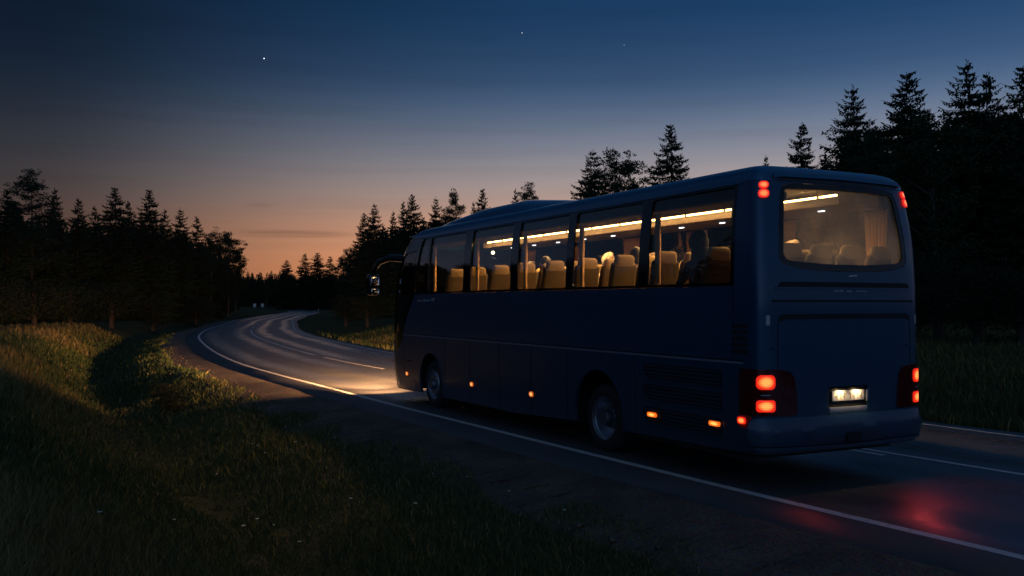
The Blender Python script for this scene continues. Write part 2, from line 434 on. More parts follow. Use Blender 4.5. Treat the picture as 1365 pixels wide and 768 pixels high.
def ground_z(P, sd=None):
    P = np.atleast_2d(np.asarray(P, float))
    if sd is None: sd = road_dist(P)
    z = np.where(sd > 0, np.interp(sd - HW, *LP), np.interp(-sd - HW, *RP))
    off = np.clip(np.minimum(np.abs(sd) - HW - 1.2, 3) / 3, 0, 1)
    z = z + off * ((vnoise(P[:, 0], P[:, 1], 5, 1) - .5) * .26 + (vnoise(P[:, 0], P[:, 1], 1.3, 2) - .5) * .12)
    return z
def gz(x, y): return float(ground_z([[x, y]])[0])

def axis(fine0, fine1, step, far):
    a = list(np.arange(fine0, fine1 + 1e-6, step)); g = step; x = a[-1]
    while x < far: g *= 1.22; x += g; a.append(x)
    g = step; x = a[0]; pre = []
    while x > -far: g *= 1.22; x -= g; pre.append(x)
    return np.array(pre[::-1] + a)
gx = axis(-45, 30, .55, 2500); gy = axis(-6, 80, .55, 2500)
GX, GY = np.meshgrid(gx, gy); GP = np.stack([GX.ravel(), GY.ravel()], 1)
GZ = ground_z(GP)
nx, ny = len(gx), len(gy)
ii = (np.arange(ny - 1)[:, None] * nx + np.arange(nx - 1)[None]).ravel()
terrain = np_mesh('ground', np.column_stack([GP, GZ]), quads=np.stack([ii, ii + 1, ii + nx + 1, ii + nx], 1), mat=M['ground'], smooth=True)
tag(terrain, 'rough grassy verge and ditch running along both sides of the road', 'ground', kind='structure')

def ribbon(name, offs, zs, mat, s0=None, s1=None, label=None, cat=None, wob=None):
    """strip along the road between lateral offsets (metres left of centre)"""
    a = 0 if s0 is None else int(np.searchsorted(S, S0 + s0)); b = len(S) if s1 is None else int(np.searchsorted(S, S0 + s1))
    idx = np.arange(a, b)
    V = []; UV = []
    for j, (o, z) in enumerate(zip(offs, zs)):
        oo = np.full(len(idx), float(o))
        if wob is not None and wob[j]: oo = oo + (vnoise(S[idx], S[idx] * 0, .9, 7 + j) - .5) * wob[j] + (vnoise(S[idx], S[idx] * 0, 4.2, 17 + j) - .5) * wob[j]
        P = ROAD[idx] + NL[idx] * oo[:, None]
        zz = np.full(len(idx), z) if not callable(z) else z(P)
        V.append(np.column_stack([P, zz])); UV.append(np.column_stack([oo, S[idx]]))
    m = len(offs); n = len(idx)
    V = np.stack(V, 1).reshape(-1, 3); UV = np.stack(UV, 1).reshape(-1, 2)
    k = (np.arange(n - 1)[:, None] * m + np.arange(m - 1)[None]).ravel()
    q = np.stack([k + 1, k, k + m, k + m + 1], 1)
    o = np_mesh(name, V, quads=q, mat=mat, smooth=True)
    uvl = o.data.uv_layers.new(name='UVMap')
    uvl.data.foreach_set('uv', UV[q.ravel()].astype(np.float32).ravel())
    return tag(o, label, cat, kind='structure')
ribbon('road', [4.3, 4.28, 3, 0, -3, -4.05, -4.07], [-.10, 0, 0.015, 0.03, 0.015, 0, -.1], M['asphalt'], label='dark asphalt two lane road bending away into the forest', cat='road', wob=[.12, .12, 0, 0, 0, .1, .1])
ribbon('gravel_shoulder', [4.33, 5.0, 5.65, 6.2], [lambda P: ground_z(P) + .05, lambda P: ground_z(P) + .045, lambda P: ground_z(P) + .03, lambda P: ground_z(P) - .03], M['gravel'], s0=-60, s1=120,
       label='brown gravel shoulder between the asphalt and the grass', cat='shoulder', wob=[0, .2, .4, .5])
zl = lambda o: .004 + .03 * (1 - abs(o) / 3.0 * .5) if abs(o) <= 3 else .015 * (1 - (abs(o) - 3) / 1.2) + .005
def line(name, o, wd, s0, s1, label):
    ribbon(name, [o + wd / 2, o - wd / 2], [zl(o + wd / 2), zl(o - wd / 2)], M['roadpaint'], s0, s1, label, 'road marking', wob=[.012, .012])
line('edge_line', 3.55, .13, None, None, 'worn white edge line beside the gravel shoulder on the near side')
line('edge_line', -3.55, .12, None, None, 'thin white edge line along the far side of the road')
line('center_line', -.16, .11, -90, 5.5, 'solid white centre line beginning behind the coach')
for a in (-30, -18):
    line('center_dash', .08, .11, a, a + 7, 'white centre dash beside the solid line behind the coach')
line('center_dash', .08, .11, -2.6, 5.5, 'white centre dash ending just behind the coach beside the solid line')
line('center_dash', -.05, .15, 8.5, 14.5, 'white centre dash alongside the front of the coach')
line('center_dash', -.05, .15, 17.2, 25.2, 'lit white centre dash just ahead of the coach')
line('center_line', -.02, .15, 26.4, 66, 'white centre line curving round the first bend ahead')
for a in range(72, 330, 12):
    line('center_dash', 0, .12, a, a + 6, 'faint white centre dash on the far part of the road')

# ------------------------------------------------------------------ grass
def make_grass():
    N = 620000
    r = np.exp(nrng.uniform(np.log(2.2), np.log(75), N)); a = np.radians(nrng.uniform(-34, 34, N))
    P = np.column_stack([r * np.sin(a), r * np.cos(a)])
    sd = road_dist(P)
    edge = (vnoise(P[:, 0], P[:, 1], .9, 3) - .5) * .9
    keep = ((sd > HW + 2.0 + edge) | (sd < -(HW + 1.3 + edge * .6)))
    # right side mostly hidden by the coach: thinner
    keep &= (sd > 0) | (nrng.random(N) < .6)
    P = P[keep]; sd = sd[keep]; r = r[keep]; n = len(P)
    z = ground_z(P, sd)
    clump = vnoise(P[:, 0], P[:, 1], 1.1, 21); patch = vnoise(P[:, 0], P[:, 1], 6, 22)
    dl = sd - HW
    tall = np.clip((dl - 5.2) / 2.5, 0, 1)
    h = (.08 + .12 * clump + .30 * tall * (.25 + .75 * patch)) * nrng.uniform(.5, 1.35, n)
    h = np.where(sd < 0, h * 1.2 + .1, h)
    h *= np.interp(r, [2, 8, 16, 30], [.5, .6, .85, 1.05])
    wd = np.maximum(.003, r * .00055) * nrng.uniform(.7, 1.4, n)
    th = nrng.uniform(0, 2 * PI, n); lean = nrng.uniform(.1, .75, n) * h
    dx = np.cos(th); dy = np.sin(th); px, py = -dy, dx
    q = nrng.uniform(0, 2 * PI, n); px = np.cos(q); py = np.sin(q)
    b = np.column_stack([P, z - .02])
    side = np.column_stack([px * wd, py * wd, np.zeros(n)])
    mid = b + np.column_stack([dx * lean * .35, dy * lean * .35, h * .6])
    tip = b + np.column_stack([dx * lean, dy * lean, h])
    V = np.stack([b - side, b + side, mid + side * .75, mid - side * .75, tip], 1).reshape(-1, 3)
    k = np.arange(n) * 5
    o = np_mesh('grass', V, quads=np.stack([k, k + 1, k + 2, k + 3], 1), tris=np.stack([k + 3, k + 2, k + 4], 1), mat=M['grass'])
    tint = np.clip(np.interp(r, [4, 14, 30], [.40, .34, .24]) + .55 * (patch - .4) + .4 * tall * patch + nrng.normal(0, .16, n), 0, 1)
    tint = np.where(nrng.random(n) < .06, .95, tint)
    at = o.data.attributes.new('tint', 'FLOAT', 'POINT'); at.data.foreach_set('value', np.repeat(tint, 5).astype(np.float32))
    tag(o, 'wild verge grass, green and straw coloured, filling the ditch and banks', 'grass', kind='stuff')
make_grass()

def make_stones():
    n = 9000
    s = nrng.uniform(-16, 40, n); o = 4.35 + np.abs(nrng.normal(0, .8, n))
    o = np.where(nrng.random(n) < .4, nrng.uniform(4.35, 6.0, n), o)
    k = np.searchsorted(S, S0 + s)
    P = ROAD[k] + NL[k] * o[:, None]
    z = ground_z(P) + .045
    r = np.exp(nrng.normal(np.log(.011), .45, n)); r = np.clip(r, .005, .05)
    base = np.array([[1, 0, 0], [-1, 0, 0], [0, 1, 0], [0, -1, 0], [0, 0, .8], [0, 0, -.8]])
    V = base[None] * r[:, None, None] * nrng.uniform(.6, 1.3, (n, 6, 1)); V[:, :, :2] += P[:, None]; V[:, :, 2] += z[:, None]
    t = np.array([[0, 2, 4], [2, 1, 4], [1, 3, 4], [3, 0, 4], [2, 0, 5], [1, 2, 5], [3, 1, 5], [0, 3, 5]])
    o = np_mesh('gravel', V.reshape(-1, 3), tris=(np.arange(n)[:, None, None] * 6 + t[None]).reshape(-1, 3), mat=M['gravel'])
    tag(o, 'loose small stones lying on the road shoulder', 'gravel', kind='stuff')
make_stones()

# small pale flower heads in the near bank
fl_pts = [(345, 612), (335, 608), (448, 602), (352, 622), (396, 610), (230, 716), (340, 720), (366, 716), (322, 732), (136, 717), (576, 647), (624, 652), (678, 676), (750, 707), (556, 702), (402, 750), (470, 690), (290, 648)]
def px_ground(px, py, zg=.35):
    p = math.radians(.978); dx = (px - 682.5) / 1230; dz = -(py - 384) / 1230
    y = math.cos(p) - math.sin(p) * dz; zz = math.sin(p) + math.cos(p) * dz
    for _ in range(12):
        t = (zg - CAM_Z) / zz; x_, y_ = dx * t, y * t; zg = zg * .4 + .6 * gz(x_, y_)
    return x_, y_, zg
def flower_proto():
    root = empty('wildflower')
    MB().tube([(0, 0, 0), (.02, .01, .18), (.03, 0, .34)], [.004, .003, .002], 5).build('stem', M['leaf'], root)
    mb = MB()
    for k in range(7):
        a = k * 2 * PI / 7
        mb.box((.03 + .018 * math.cos(a), .018 * math.sin(a), .345), (.022, .012, .004), Matrix.Rotation(a, 4, 'Z') @ Matrix.Rotation(-.3, 4, 'Y'))
    mb.ball((.03, 0, .347), .008, (1, 1, .7), 8, 5)
    mb.build('flower_head', M['petal'], root)
    return root
def copy_tree(o, parent=None):
    c = o.copy(); COL.objects.link(c)
    if parent is not None: c.parent = parent
    for ch in list(o.children): copy_tree(ch, c)
    return c
f0 = flower_proto()
for i, (a, b) in enumerate(fl_pts):
    f = f0 if i == 0 else copy_tree(f0)
    x, y, z = px_ground(a, b); f.location = (x, y, z - .02); f.rotation_euler = (0, 0, rnd.uniform(0, 6)); s = rnd.uniform(.5, .9); f.scale = (s, s, s)
    tag(f, 'small pale wildflower in the dark grass of the near bank', 'wildflower', 'wildflowers in the near bank')

# ------------------------------------------------------------------ trees
def diamonds(base, dirv, length, width, flat=None):
    """arrays -> (V, Q): one slim leaf-shaped quad per entry"""
    base = np.asarray(base); d = np.asarray(dirv); d = d / (np.linalg.norm(d, axis=1)[:, None] + 1e-9)
    up = np.asarray(flat) if flat is not None else nrng.normal(0, 1, d.shape)
    s = np.cross(d, up); s /= (np.linalg.norm(s, axis=1)[:, None] + 1e-9)
    L = np.asarray(length)[:, None]; W = np.asarray(width)[:, None]
    V = np.stack([base, base + d * L * .45 + s * W, base + d * L, base + d * L * .45 - s * W], 1).reshape(-1, 3)
    k = np.arange(len(base)) * 4
    return V, np.stack([k, k + 1, k + 2, k + 3], 1)

def trunk_mesh(H, r, bend=.0, limbs=()):
    mb = MB()
    pts = [(bend * math.sin(t * 2.2) * H * .03, bend * math.cos(t * 3) * H * .02, t * H) for t in np.linspace(-.02, 1, 9)]
    mb.tube(pts, [max(.012, r * (1 - .96 * max(t, 0)) * (1.35 if t < .01 else 1)) for t in np.linspace(-.02, 1, 9)], 8)
    for a, b, ra in limbs: mb.tube([a, ((a[0] + b[0]) / 2, (a[1] + b[1]) / 2, (a[2] + b[2]) / 2 + .05), b], [ra, ra * .7, ra * .3], 5)
    return mb

PROTO = {}
def reg(kind, trunk_o, crown_o, H): PROTO.setdefault(kind, []).append((trunk_o.data, crown_o.data, H)); bpy.data.objects.remove(trunk_o); bpy.data.objects.remove(crown_o)

def spruce(H=14, R=2.6, seed=1, low=.06, dens=1.0):
    g = np.random.default_rng(seed)
    B, D, Ln, W, F = [], [], [], [], []
    limbs = []
    z = low * H
    while z < H * .985:
        t = z / H
        L0 = R * (1 - t) ** .74 * (.55 + .45 * min(1, (t + .03) * 6)) + .10
        nb = max(3, int(round((6.5 if t < .85 else 5) * dens)))
        a0 = g.uniform(0, 6.28)
        for k in range(nb):
            if g.random() < .10 and t < .9: continue
            L = L0 * g.uniform(.6, 1.18); az = a0 + k * 6.283 / nb + g.normal(0, .2)
            zz = z + g.normal(0, .1)
            c, s = math.cos(az), math.sin(az)
            rise = .35 * (t - .45) + g.normal(0, .06); n = max(4, int(L * 8))
            tt = np.linspace(.08, 1, n)
            prof = rise * L * tt - .28 * L * (1 - t * .6) * tt ** 1.5 + .16 * L * tt ** 4
            pts = np.column_stack([c * L * tt, s * L * tt, zz + prof])
            if L > .7: limbs.append(((0, 0, zz), tuple(pts[int(n * .7)]), .012 + .012 * L))
            # spine ribbon
            dv = np.gradient(pts, axis=0); dv /= np.linalg.norm(dv, axis=1)[:, None]
            B.append(pts); D.append(dv); Ln.append(np.full(n, L / n * 2.2)); W.append(np.full(n, .08)); F.append(np.tile([0, 0, 1.0], (n, 1)))
            for sg in (-1, 1):
                la = 0.95 + g.normal(0, .15, n)
                dirs = np.column_stack([np.cos(az + sg * la), np.sin(az + sg * la), -.28 + g.normal(0, .16, n)])
                l = (.13 + .42 * (1 - tt) * np.minimum(1, tt * 3)) * min(L, 1.9) * g.uniform(.55, 1.2, n) + .05
                B.append(pts); D.append(dirs); Ln.append(l); W.append(np.clip(l * .18, .035, .085)); F.append(np.tile([0, 0, 1.0], (n, 1)) + g.normal(0, .3, (n, 3)))
                # side sprigs and hanging tips
                q = pts + dirs * (l * .5)[:, None]
                d2 = np.column_stack([np.cos(az + sg * la * .3), np.sin(az + sg * la * .3), -.45 + g.normal(0, .25, n)])
                B.append(q); D.append(d2); Ln.append(l * .6); W.append(np.clip(l * .17, .03, .075)); F.append(g.normal(0, 1, (n, 3)))
                d3 = np.column_stack([g.normal(0, .35, n), g.normal(0, .35, n), -np.ones(n)])
                B.append(pts + dirs * (l * .35)[:, None]); D.append(d3); Ln.append(.12 + l * .38); W.append(np.full(n, .05)); F.append(g.normal(0, 1, (n, 3)))
        z += (.30 + .16 * (1 - t)) * g.uniform(.75, 1.3)
    # leader
    m = 14; zz = np.linspace(H * .95, H * 1.0, m)
    B.append(np.column_stack([zz * 0, zz * 0, zz])); aa = g.uniform(0, 6.28, m); D.append(np.column_stack([np.cos(aa), np.sin(aa), np.full(m, .9)])); Ln.append(np.linspace(.22, .1, m)); W.append(np.full(m, .03)); F.append(g.normal(0, 1, (m, 3)))
    V, Q = diamonds(np.concatenate(B), np.concatenate(D), np.concatenate(Ln), np.concatenate(W), np.concatenate(F))
    reg('spruce', trunk_mesh(H, .17, .3, limbs).build('trunk', M['bark']), np_mesh('crown', V, quads=Q, mat=M['spruce']), H)

def puffs(g, centers, rad, per, ln, wd):
    n = len(centers) * per
    c = np.repeat(centers, per, 0); rr = np.repeat(rad, per)
    d = g.normal(0, 1, (n, 3)); d /= np.linalg.norm(d, axis=1)[:, None]
    off = d * (rr * g.random(n) ** .45)[:, None]; off *= np.array([1.25, 1.25, .42])
    dd = d + g.normal(0, .5, (n, 3)) + np.array([0, 0, .35])
    return diamonds(c + off, dd, ln * g.uniform(.6, 1.4, n), wd * g.uniform(.7, 1.3, n), g.normal(0, 1, (n, 3)))

def pine(H=15, R=2.4, seed=2, bare=.45):
    g = np.random.default_rng(seed); cs, rs, limbs = [], [], []
    z = bare * H
    while z < H * .98:
        t = (z / H - bare) / (1 - bare)
        for k in range(int(g.integers(2, 5))):
            az = g.uniform(0, 6.28); L = R * (math.sin(min(1, t * .9 + .22) * PI) ** .7 * .9 + .12) * g.uniform(.55, 1.15)
            up = g.uniform(.05, .55) * (.4 + t)
            e = np.array([math.cos(az) * L, math.sin(az) * L, z + up * L])
            limbs.append(((0, 0, z), tuple(e), .016 + .008 * L))
            for q in range(int(2 + L * 2.6)):
                f = g.uniform(.35, 1.05); p = np.array([0, 0, z]) * (1 - f) + e * f + g.normal(0, .16, 3) * np.array([1, 1, .5])
                cs.append(p); rs.append(g.uniform(.22, .42))
        z += g.uniform(.28, .55)
    cs.append([0, 0, H * .99]); rs.append(.3)
    V, Q = puffs(g, np.array(cs), np.array(rs), 34, .24, .034)
    reg('pine', trunk_mesh(H, .18, 1.0, limbs).build('trunk', M['bark']), np_mesh('crown', V, quads=Q, mat=M['pine']), H)

def broad(H=12, R=2.6, seed=3, kind='broadleaf', barkm='barkpale', per=26, lf=.12):
    g = np.random.default_rng(seed); cs, rs, limbs = [], [], []
    nb = 26
    for i in range(nb):
        t = (i + .5) / nb; z = H * (.22 + .68 * t); az = i * 2.4 + g.normal(0, .3)
        L = R * math.sin((.18 + .74 * t) * PI) ** .8 * g.uniform(.65, 1.15)
        e = np.array([math.cos(az) * L, math.sin(az) * L, z + L * g.uniform(.35, .9)]); e[2] = min(e[2], H * .98)
        limbs.append(((0, 0, z), tuple(e), .012 + .010 * L))
        for q in range(int(6 + L * 4)):
            f = g.uniform(.3, 1.08); p = np.array([0, 0, z]) * (1 - f) + e * f + g.normal(0, .33, 3)
            cs.append(p); rs.append(g.uniform(.2, .5))
    cs.append([0, 0, H * .96]); rs.append(.4)
    V, Q = puffs(g, np.array(cs), np.array(rs), per, lf, lf * .36)
    reg(kind, trunk_mesh(H, .15, .8, limbs).build('trunk', M[barkm]), np_mesh('crown', V, quads=Q, mat=M['shrubleaf' if kind == 'shrub' else 'leaf']), H)

spruce(14, 3.5, 1); spruce(14, 3.0, 2, .05); spruce(14, 3.8, 3, .03, .85); spruce(14, 2.6, 4, .05, 1.1)
pine(15, 3.1, 5, .36); pine(15, 2.8, 6, .3); pine(15, 3.5, 7, .42)
broad(12, 3.2, 8, per=42, lf=.15); broad(12, 3.7, 9, per=42, lf=.15)
broad(3, 1.3, 10, 'shrub', 'bark', 22, .085); broad(3, 1.6, 11, 'shrub', 'bark', 22, .085)

NAMES = {'spruce': ('spruce_tree', 'spruce'), 'pine': ('pine_tree', 'pine'), 'broadleaf': ('broadleaf_tree', 'tree'), 'shrub': ('shrub', 'shrub')}
def plant(kind, x, y, h, label, group=None, var=None, wide=1.0):
    P = PROTO[kind]; t, c, H = P[(var if var is not None else rnd.randrange(len(P))) % len(P)]
    nm, cat = NAMES[kind]
    root = empty(nm, (x, y, gz(x, y) - .1), rnd.uniform(0, 6.28)); s = h / H; root.scale = (s * wide, s * wide, s)
    tag(root, label, cat, group)
    link(bpy.data.objects.new('trunk', t), root); link(bpy.data.objects.new('crown', c), root)
    return root
def plant_px(kind, px, top, depth, label, group=None, var=None, wide=1.0):
    x = (px - 682.5) / 1230 * depth; h = (405 - top) / 1230 * depth + CAM_Z - gz(x, depth)
    return plant(kind, x, depth, h + .1, label, group, var, wide)

GL, GR, GF = 'trees of the forest left of the road', 'trees of the forest right of the road', 'trees across the far end of the road'
SKY = [  # kind, px, top, depth, variant, width, label, group
 ('pine', 36, 226, 78, 0, 1.15, 'broad topped pine, the tallest at the left end of the left forest', GL),
 ('spruce', 8, 252, 74, 1, 1, 'slim spruce at the very left edge of the photo', GL),
 ('spruce', 72, 250, 86, 3, 1, 'narrow pointed spruce just right of the tallest left pine', GL),
 ('spruce', 104, 264, 90, 1, 1, 'dark spruce left of the full crowned spruce in the left forest', GL),
 ('spruce', 152, 250, 98, 0, 1.05, 'full crowned spruce in the middle of the left forest', GL),
 ('spruce', 125, 274, 100, 3, 1, 'small spruce top tucked left of the full crowned spruce', GL),
 ('spruce', 198, 253, 102, 0, 1, 'sharp tipped spruce standing highest right of the full crowned spruce', GL),
 ('spruce', 170, 268, 106, 1, 1, 'thin spruce directly left of the sharp tipped spruce', GL),
 ('spruce', 219, 278, 112, 3, 1, 'short spruce directly right of the sharp tipped spruce', GL),
 ('spruce', 240, 277, 118, 2, .9, 'open branched spruce on the left forest skyline, before it steps down', GL),
 ('spruce', 262, 288, 132, 1, 1.0, 'slim spruce where the left skyline starts to step down', GL),
 ('broadleaf', 283, 306, 150, 1, .8, 'round leafy tree stepping down on the left skyline', GL),
 ('broadleaf', 303, 310, 160, 0, .9, 'leafy tree against the orange sky, last tall one on the left', GL),
 ('broadleaf', 313, 330, 185, 1, .8, 'lower leafy tree leaning against the orange glow at the left forest tip', GL),
 ('spruce', 382, 347, 330, 0, 1.5, 'small far spruce on the distant treeline, left of its two tallest', GF),
 ('spruce', 406, 338, 340, 1, 1.5, 'taller far spruce on the distant treeline, left one of its tall pair', GF),
 ('spruce', 423, 337, 320, 0, 1.6, 'broad far spruce on the distant treeline, right one of its tall pair', GF),
 ('spruce', 440, 341, 300, 3, 1.5, 'slender far spruce right of the tall distant pair', GF),
 ('broadleaf', 458, 345, 240, 0, .9, 'far leafy tree at the foot of the right forest', GF),
 ('broadleaf', 466, 328, 190, 1, .7, 'leafy tree with sparse side branches at the near end of the orange glow', GR),
 ('spruce', 485, 284, 120, 0, .9, 'spruce forming the left shoulder of the right forest', GR),
 ('spruce', 499, 270, 117, 2, .8, 'spruce with a thin tip left of the front of the coach', GR),
 ('spruce', 524, 281, 114, 3, .9, 'narrow spruce just above the front roof corner of the coach', GR),
 ('spruce', 537, 268, 112, 1, .7, 'slim spruce behind the left side of the coach front roof', GR),
 ('spruce', 549, 259, 108, 0, .95, 'dense pointed spruce above the front end of the coach roof', GR),
 ('spruce', 581, 262, 106, 2, .75, 'spruce above the front rise of the roof fairing', GR),
 ('pine', 604, 252, 104, 1, .8, 'thin topped pine above the roof fairing', GR),
 ('spruce', 643, 252, 102, 0, .8, 'neat little spruce alone above the roof fairing', GR),
 ('spruce', 631, 268, 125, 3, .7, 'tiny spruce tip left of the neat little spruce', GR),
 ('spruce', 687, 251, 104, 3, .7, 'thin spruce tip above the back end of the roof fairing', GR),
 ('pine', 704, 243, 98, 0, .8, 'bushy pine top above the back end of the roof fairing', GR),
 ('spruce', 790, 198, 76, 2, 1, 'open branched spruce left of the leafy tree above the roof', GR),
 ('broadleaf', 824, 201, 72, 0, .85, 'leafy tree above the middle of the coach roof', GR),
 ('spruce', 894, 166, 62, 0, .95, 'perfect pointed spruce standing alone above the coach roof', GR),
 ('spruce', 1022, 206, 88, 3, .7, 'tiny spruce tip above the rear corner of the roof', GR),
 ('spruce', 1071, 163, 60, 1, 1.05, 'small dark spruce directly above the rear of the coach', GR),
 ('spruce', 1138, 112, 54, 2, 1.0, 'tall open branched spruce above the rear right corner of the coach', GR),
 ('spruce', 1212, 96, 48, 0, 1.2, 'broad dense spruce between the tall open branched one and the tallest one', GR),
 ('spruce', 1291, 78, 44, 2, 1.0, 'tallest spruce of the right forest', GR),
 ('spruce', 1320, 95, 48, 1, 1.0, 'spruce crowding the right side of the tallest spruce', GR),
 ('spruce', 1366, 88, 44, 0, 1.05, 'tall spruce cut by the right edge of the photo', GR)]
for k, px, top, dp, v, wd, lb, gr in SKY: plant_px(k, px, top, dp, lb, gr, v, wd)

# fill: keeps under the photograph's skyline
ENV = [(-400, 240), (0, 262), (60, 275), (130, 285), (215, 290), (250, 305), (290, 325), (316, 345), (330, 356), (380, 356), (430, 352), (460, 352), (474, 320), (490, 295), (520, 295), (550, 285), (600, 282), (650, 290), (700, 280), (760, 274), (800, 245), (840, 245), (870, 252), (960, 234), (1040, 225), (1080, 215), (1140, 165), (1210, 145), (1290, 140), (1365, 140), (1800, 130)]
ex, ey = zip(*ENV)
def fill(n, gen, group, labels, seed):
    g = random.Random(seed); c = 0; tries = 0; pts = []
    while c < n and tries < n * 60:
        tries += 1
        x, y = gen(g)
        if any((x - a) ** 2 + (y - b) ** 2 < 2.6 for a, b in pts): continue
        d = float(road_dist([[x, y]])[0])
        if abs(d) < 10: continue
        px = x / y * 1230 + 682.5
        h = g.uniform(10, 16.5)
        hm = (405 - np.interp(px, ex, ey) - g.uniform(2, 16)) / 1230 * y + CAM_Z - gz(x, y)
        h = min(h, hm)
        if h < 5: continue
        k = g.choices(['spruce', 'pine', 'broadleaf'], [6, 1.0, .35])[0]
        plant(k, x, y, h, labels[k], group); pts.append((x, y)); c += 1
L_ = {'spruce': 'dark spruce packed inside the black mass of the left forest', 'pine': 'dark pine packed inside the black mass of the left forest', 'broadleaf': 'dark leafy tree packed inside the black mass of the left forest'}
def genL(g):
    y = g.uniform(62, 215); e = np.interp(y, [62, 80, 105, 140, 215], [-36, -40, -39, -44, -62])
    return e - abs(g.gauss(0, 1)) * 11 - 1, y
fill(74, genL, GL, L_, 3)
def genLside(g): return g.uniform(-62, -44), g.uniform(58, 78)
fill(12, genLside, GL, {k: v.replace('packed inside the black mass of', 'beyond the near field at the left end of') for k, v in L_.items()}, 4)
R_ = {'spruce': 'dark spruce packed inside the black mass of the right forest', 'pine': 'dark pine packed inside the black mass of the right forest', 'broadleaf': 'dark leafy tree packed inside the black mass of the right forest'}
def genR(g):
    y = g.uniform(38, 150); e = np.interp(y, [38, 45, 60, 80, 105, 118, 150], [16, 15, 9, 1, -9, -17, -27])
    return e + abs(g.gauss(0, 1)) * 9 + .5, y
fill(70, genR, GR, R_, 5)
def genR2(g): return g.uniform(18, 44), g.uniform(40, 62)
fill(34, genR2, GR, {k: v.replace('packed inside the black mass of', 'behind the rear of the coach in') for k, v in R_.items()}, 6)
F_ = {'spruce': 'far spruce within the low treeline beyond the last bend', 'pine': 'far pine within the low treeline beyond the last bend', 'broadleaf': 'far leafy tree within the low treeline beyond the last bend'}
def genF(g):
    y = g.uniform(355, 430); return (g.uniform(300, 500) - 682.5) / 1230 * y, y
fill(70, genF, GF, F_, 7)
def genF2(g):
    y = g.uniform(150, 330); return (g.uniform(445, 560) - 682.5) / 1230 * y, y
fill(16, genF2, GF, {k: v.replace('beyond the last bend', 'on the right of the last bend') for k, v in F_.items()}, 8)

def forest(name, pts, label, seed):
    """the wood behind its front trees, too dense to count: one mass of plain crowns"""
    g = np.random.default_rng(seed); B, D, Ln, W = [], [], [], []
    for x, y, h in pts:
        z0 = gz(x, y); n = 560; t = g.random(n) ** 1.15; R = h * g.uniform(.18, .26)
        rr = R * (1 - t) ** .8 * g.uniform(.15, 1, n); a = g.uniform(0, 6.28, n)
        B.append(np.column_stack([x + rr * np.cos(a), y + rr * np.sin(a), z0 + h * (.0 + .97 * t)])); D.append(np.column_stack([np.cos(a), np.sin(a), g.normal(-.25, .3, n)]))
        Ln.append(g.uniform(.5, 1.25, n) * (1.05 - .7 * t) * h / 13); W.append(g.uniform(.24, .58, n) * (1.05 - .75 * t) * h / 13)
    V, Q = diamonds(np.concatenate(B), np.concatenate(D), np.concatenate(Ln), np.concatenate(W))
    tag(np_mesh(name, V, quads=Q, mat=M['spruce']), label, 'forest', kind='stuff')
def mass(gen, n, seed):
    g = random.Random(seed); out = []
    for _ in range(n):
        x, y = gen(g)
        if abs(float(road_dist([[x, y]])[0])) < 13: continue
        px = x / y * 1230 + 682.5
        top = np.interp(px, ex, ey) + (g.uniform(8, 26) * min(1, 90 / y) if y < 350 else g.uniform(-4, 5))
        h = min(g.uniform(11, 15), (405 - top) / 1230 * y + CAM_Z - gz(x, y))
        if h > 3.5: out.append((x, y, h))
    return out
forest('forest', mass(lambda g: (lambda y: (np.interp(y, [62, 80, 105, 140, 215, 260], [-41, -46, -46, -52, -68, -80]) - g.random() ** 1.5 * 55, y))(g.uniform(62, 255)), 560, 21), 'dark mass of the left wood behind its front trees', 1)
forest('forest', mass(lambda g: (lambda y: (np.interp(y, [40, 45, 60, 80, 105, 118, 160], [21, 20, 14, 6, -4, -12, -24]) + g.random() ** 1.5 * 50, y))(g.uniform(40, 165)), 460, 22), 'dark mass of the right wood behind the coach', 2)
forest('forest', mass(lambda g: (lambda y: ((g.uniform(280, 520) - 682.5) / 1230 * y, y))(g.uniform(375, 460)), 330, 23), 'black treeline closing the far end of the road', 3)
def polar(g, a0, a1, r0, r1):
    a = math.radians(g.uniform(a0, a1)); r = g.uniform(r0, r1); return (r * math.sin(a), r * math.cos(a))
def ring(n, a0, a1, r0, r1, seed):
    g = random.Random(seed); return [(*polar(g, a0, a1, r0, r1), g.uniform(10, 15)) for _ in range(n)]
forest('forest', ring(330, -57, -37, 120, 175, 31), 'low dark treeline beyond the open field on the left', 6)
forest('forest', ring(330, -130, -57, 70, 125, 32), 'dark wood at the far left of the field', 4)
for (px, py, dp, h, lb) in [(-14, 0, 52, 2.8, 'dark shrub at the left edge of the lit field'), (-40, 0, 46, 3.4, 'large dark shrub half out of the photo on the left'), (45, 0, 58, 3.2, 'shrub in front of the left forest behind the straw grass'), (95, 0, 66, 3.0, 'low shrub at the foot of the left forest, under the tall pine'),
                           (150, 0, 74, 3.4, 'low shrub at the foot of the left forest, under the full crowned spruce'), (205, 0, 86, 3.2, 'low shrub at the foot of the left forest, under the sharp tipped spruce'), (262, 0, 110, 3.2, 'low shrub at the foot of the left forest beside the bend'),
                           (462, 0, 92, 3.0, 'shrub on the right verge where the road turns'), (490, 0, 80, 2.6, 'shrub on the right verge close to the coach mirror'), (1300, 0, 30, 2.6, 'dark shrub on the bank right of the coach'), (1250, 0, 33, 3.0, 'dark shrub on the bank just beyond the coach tail lamps'), (1360, 0, 29, 2.4, 'dark shrub on the bank at the right edge of the photo')]:
    x = (px - 682.5) / 1230 * dp; plant('shrub', x, dp, h, lb, 'shrubs along the forest edges', wide=1.3)
# the shrub standing in the ditch
p = w(13.0, 5.6); plant('shrub', p.x, p.y, .72, 'leafy shrub standing alone in the roadside ditch, edged by headlight', None, 0, 1.5)
p = w(16.2, 5.5); plant('shrub', p.x, p.y, .5, 'smaller weedy bush behind the leafy shrub in the ditch', None, 1, 1.3)

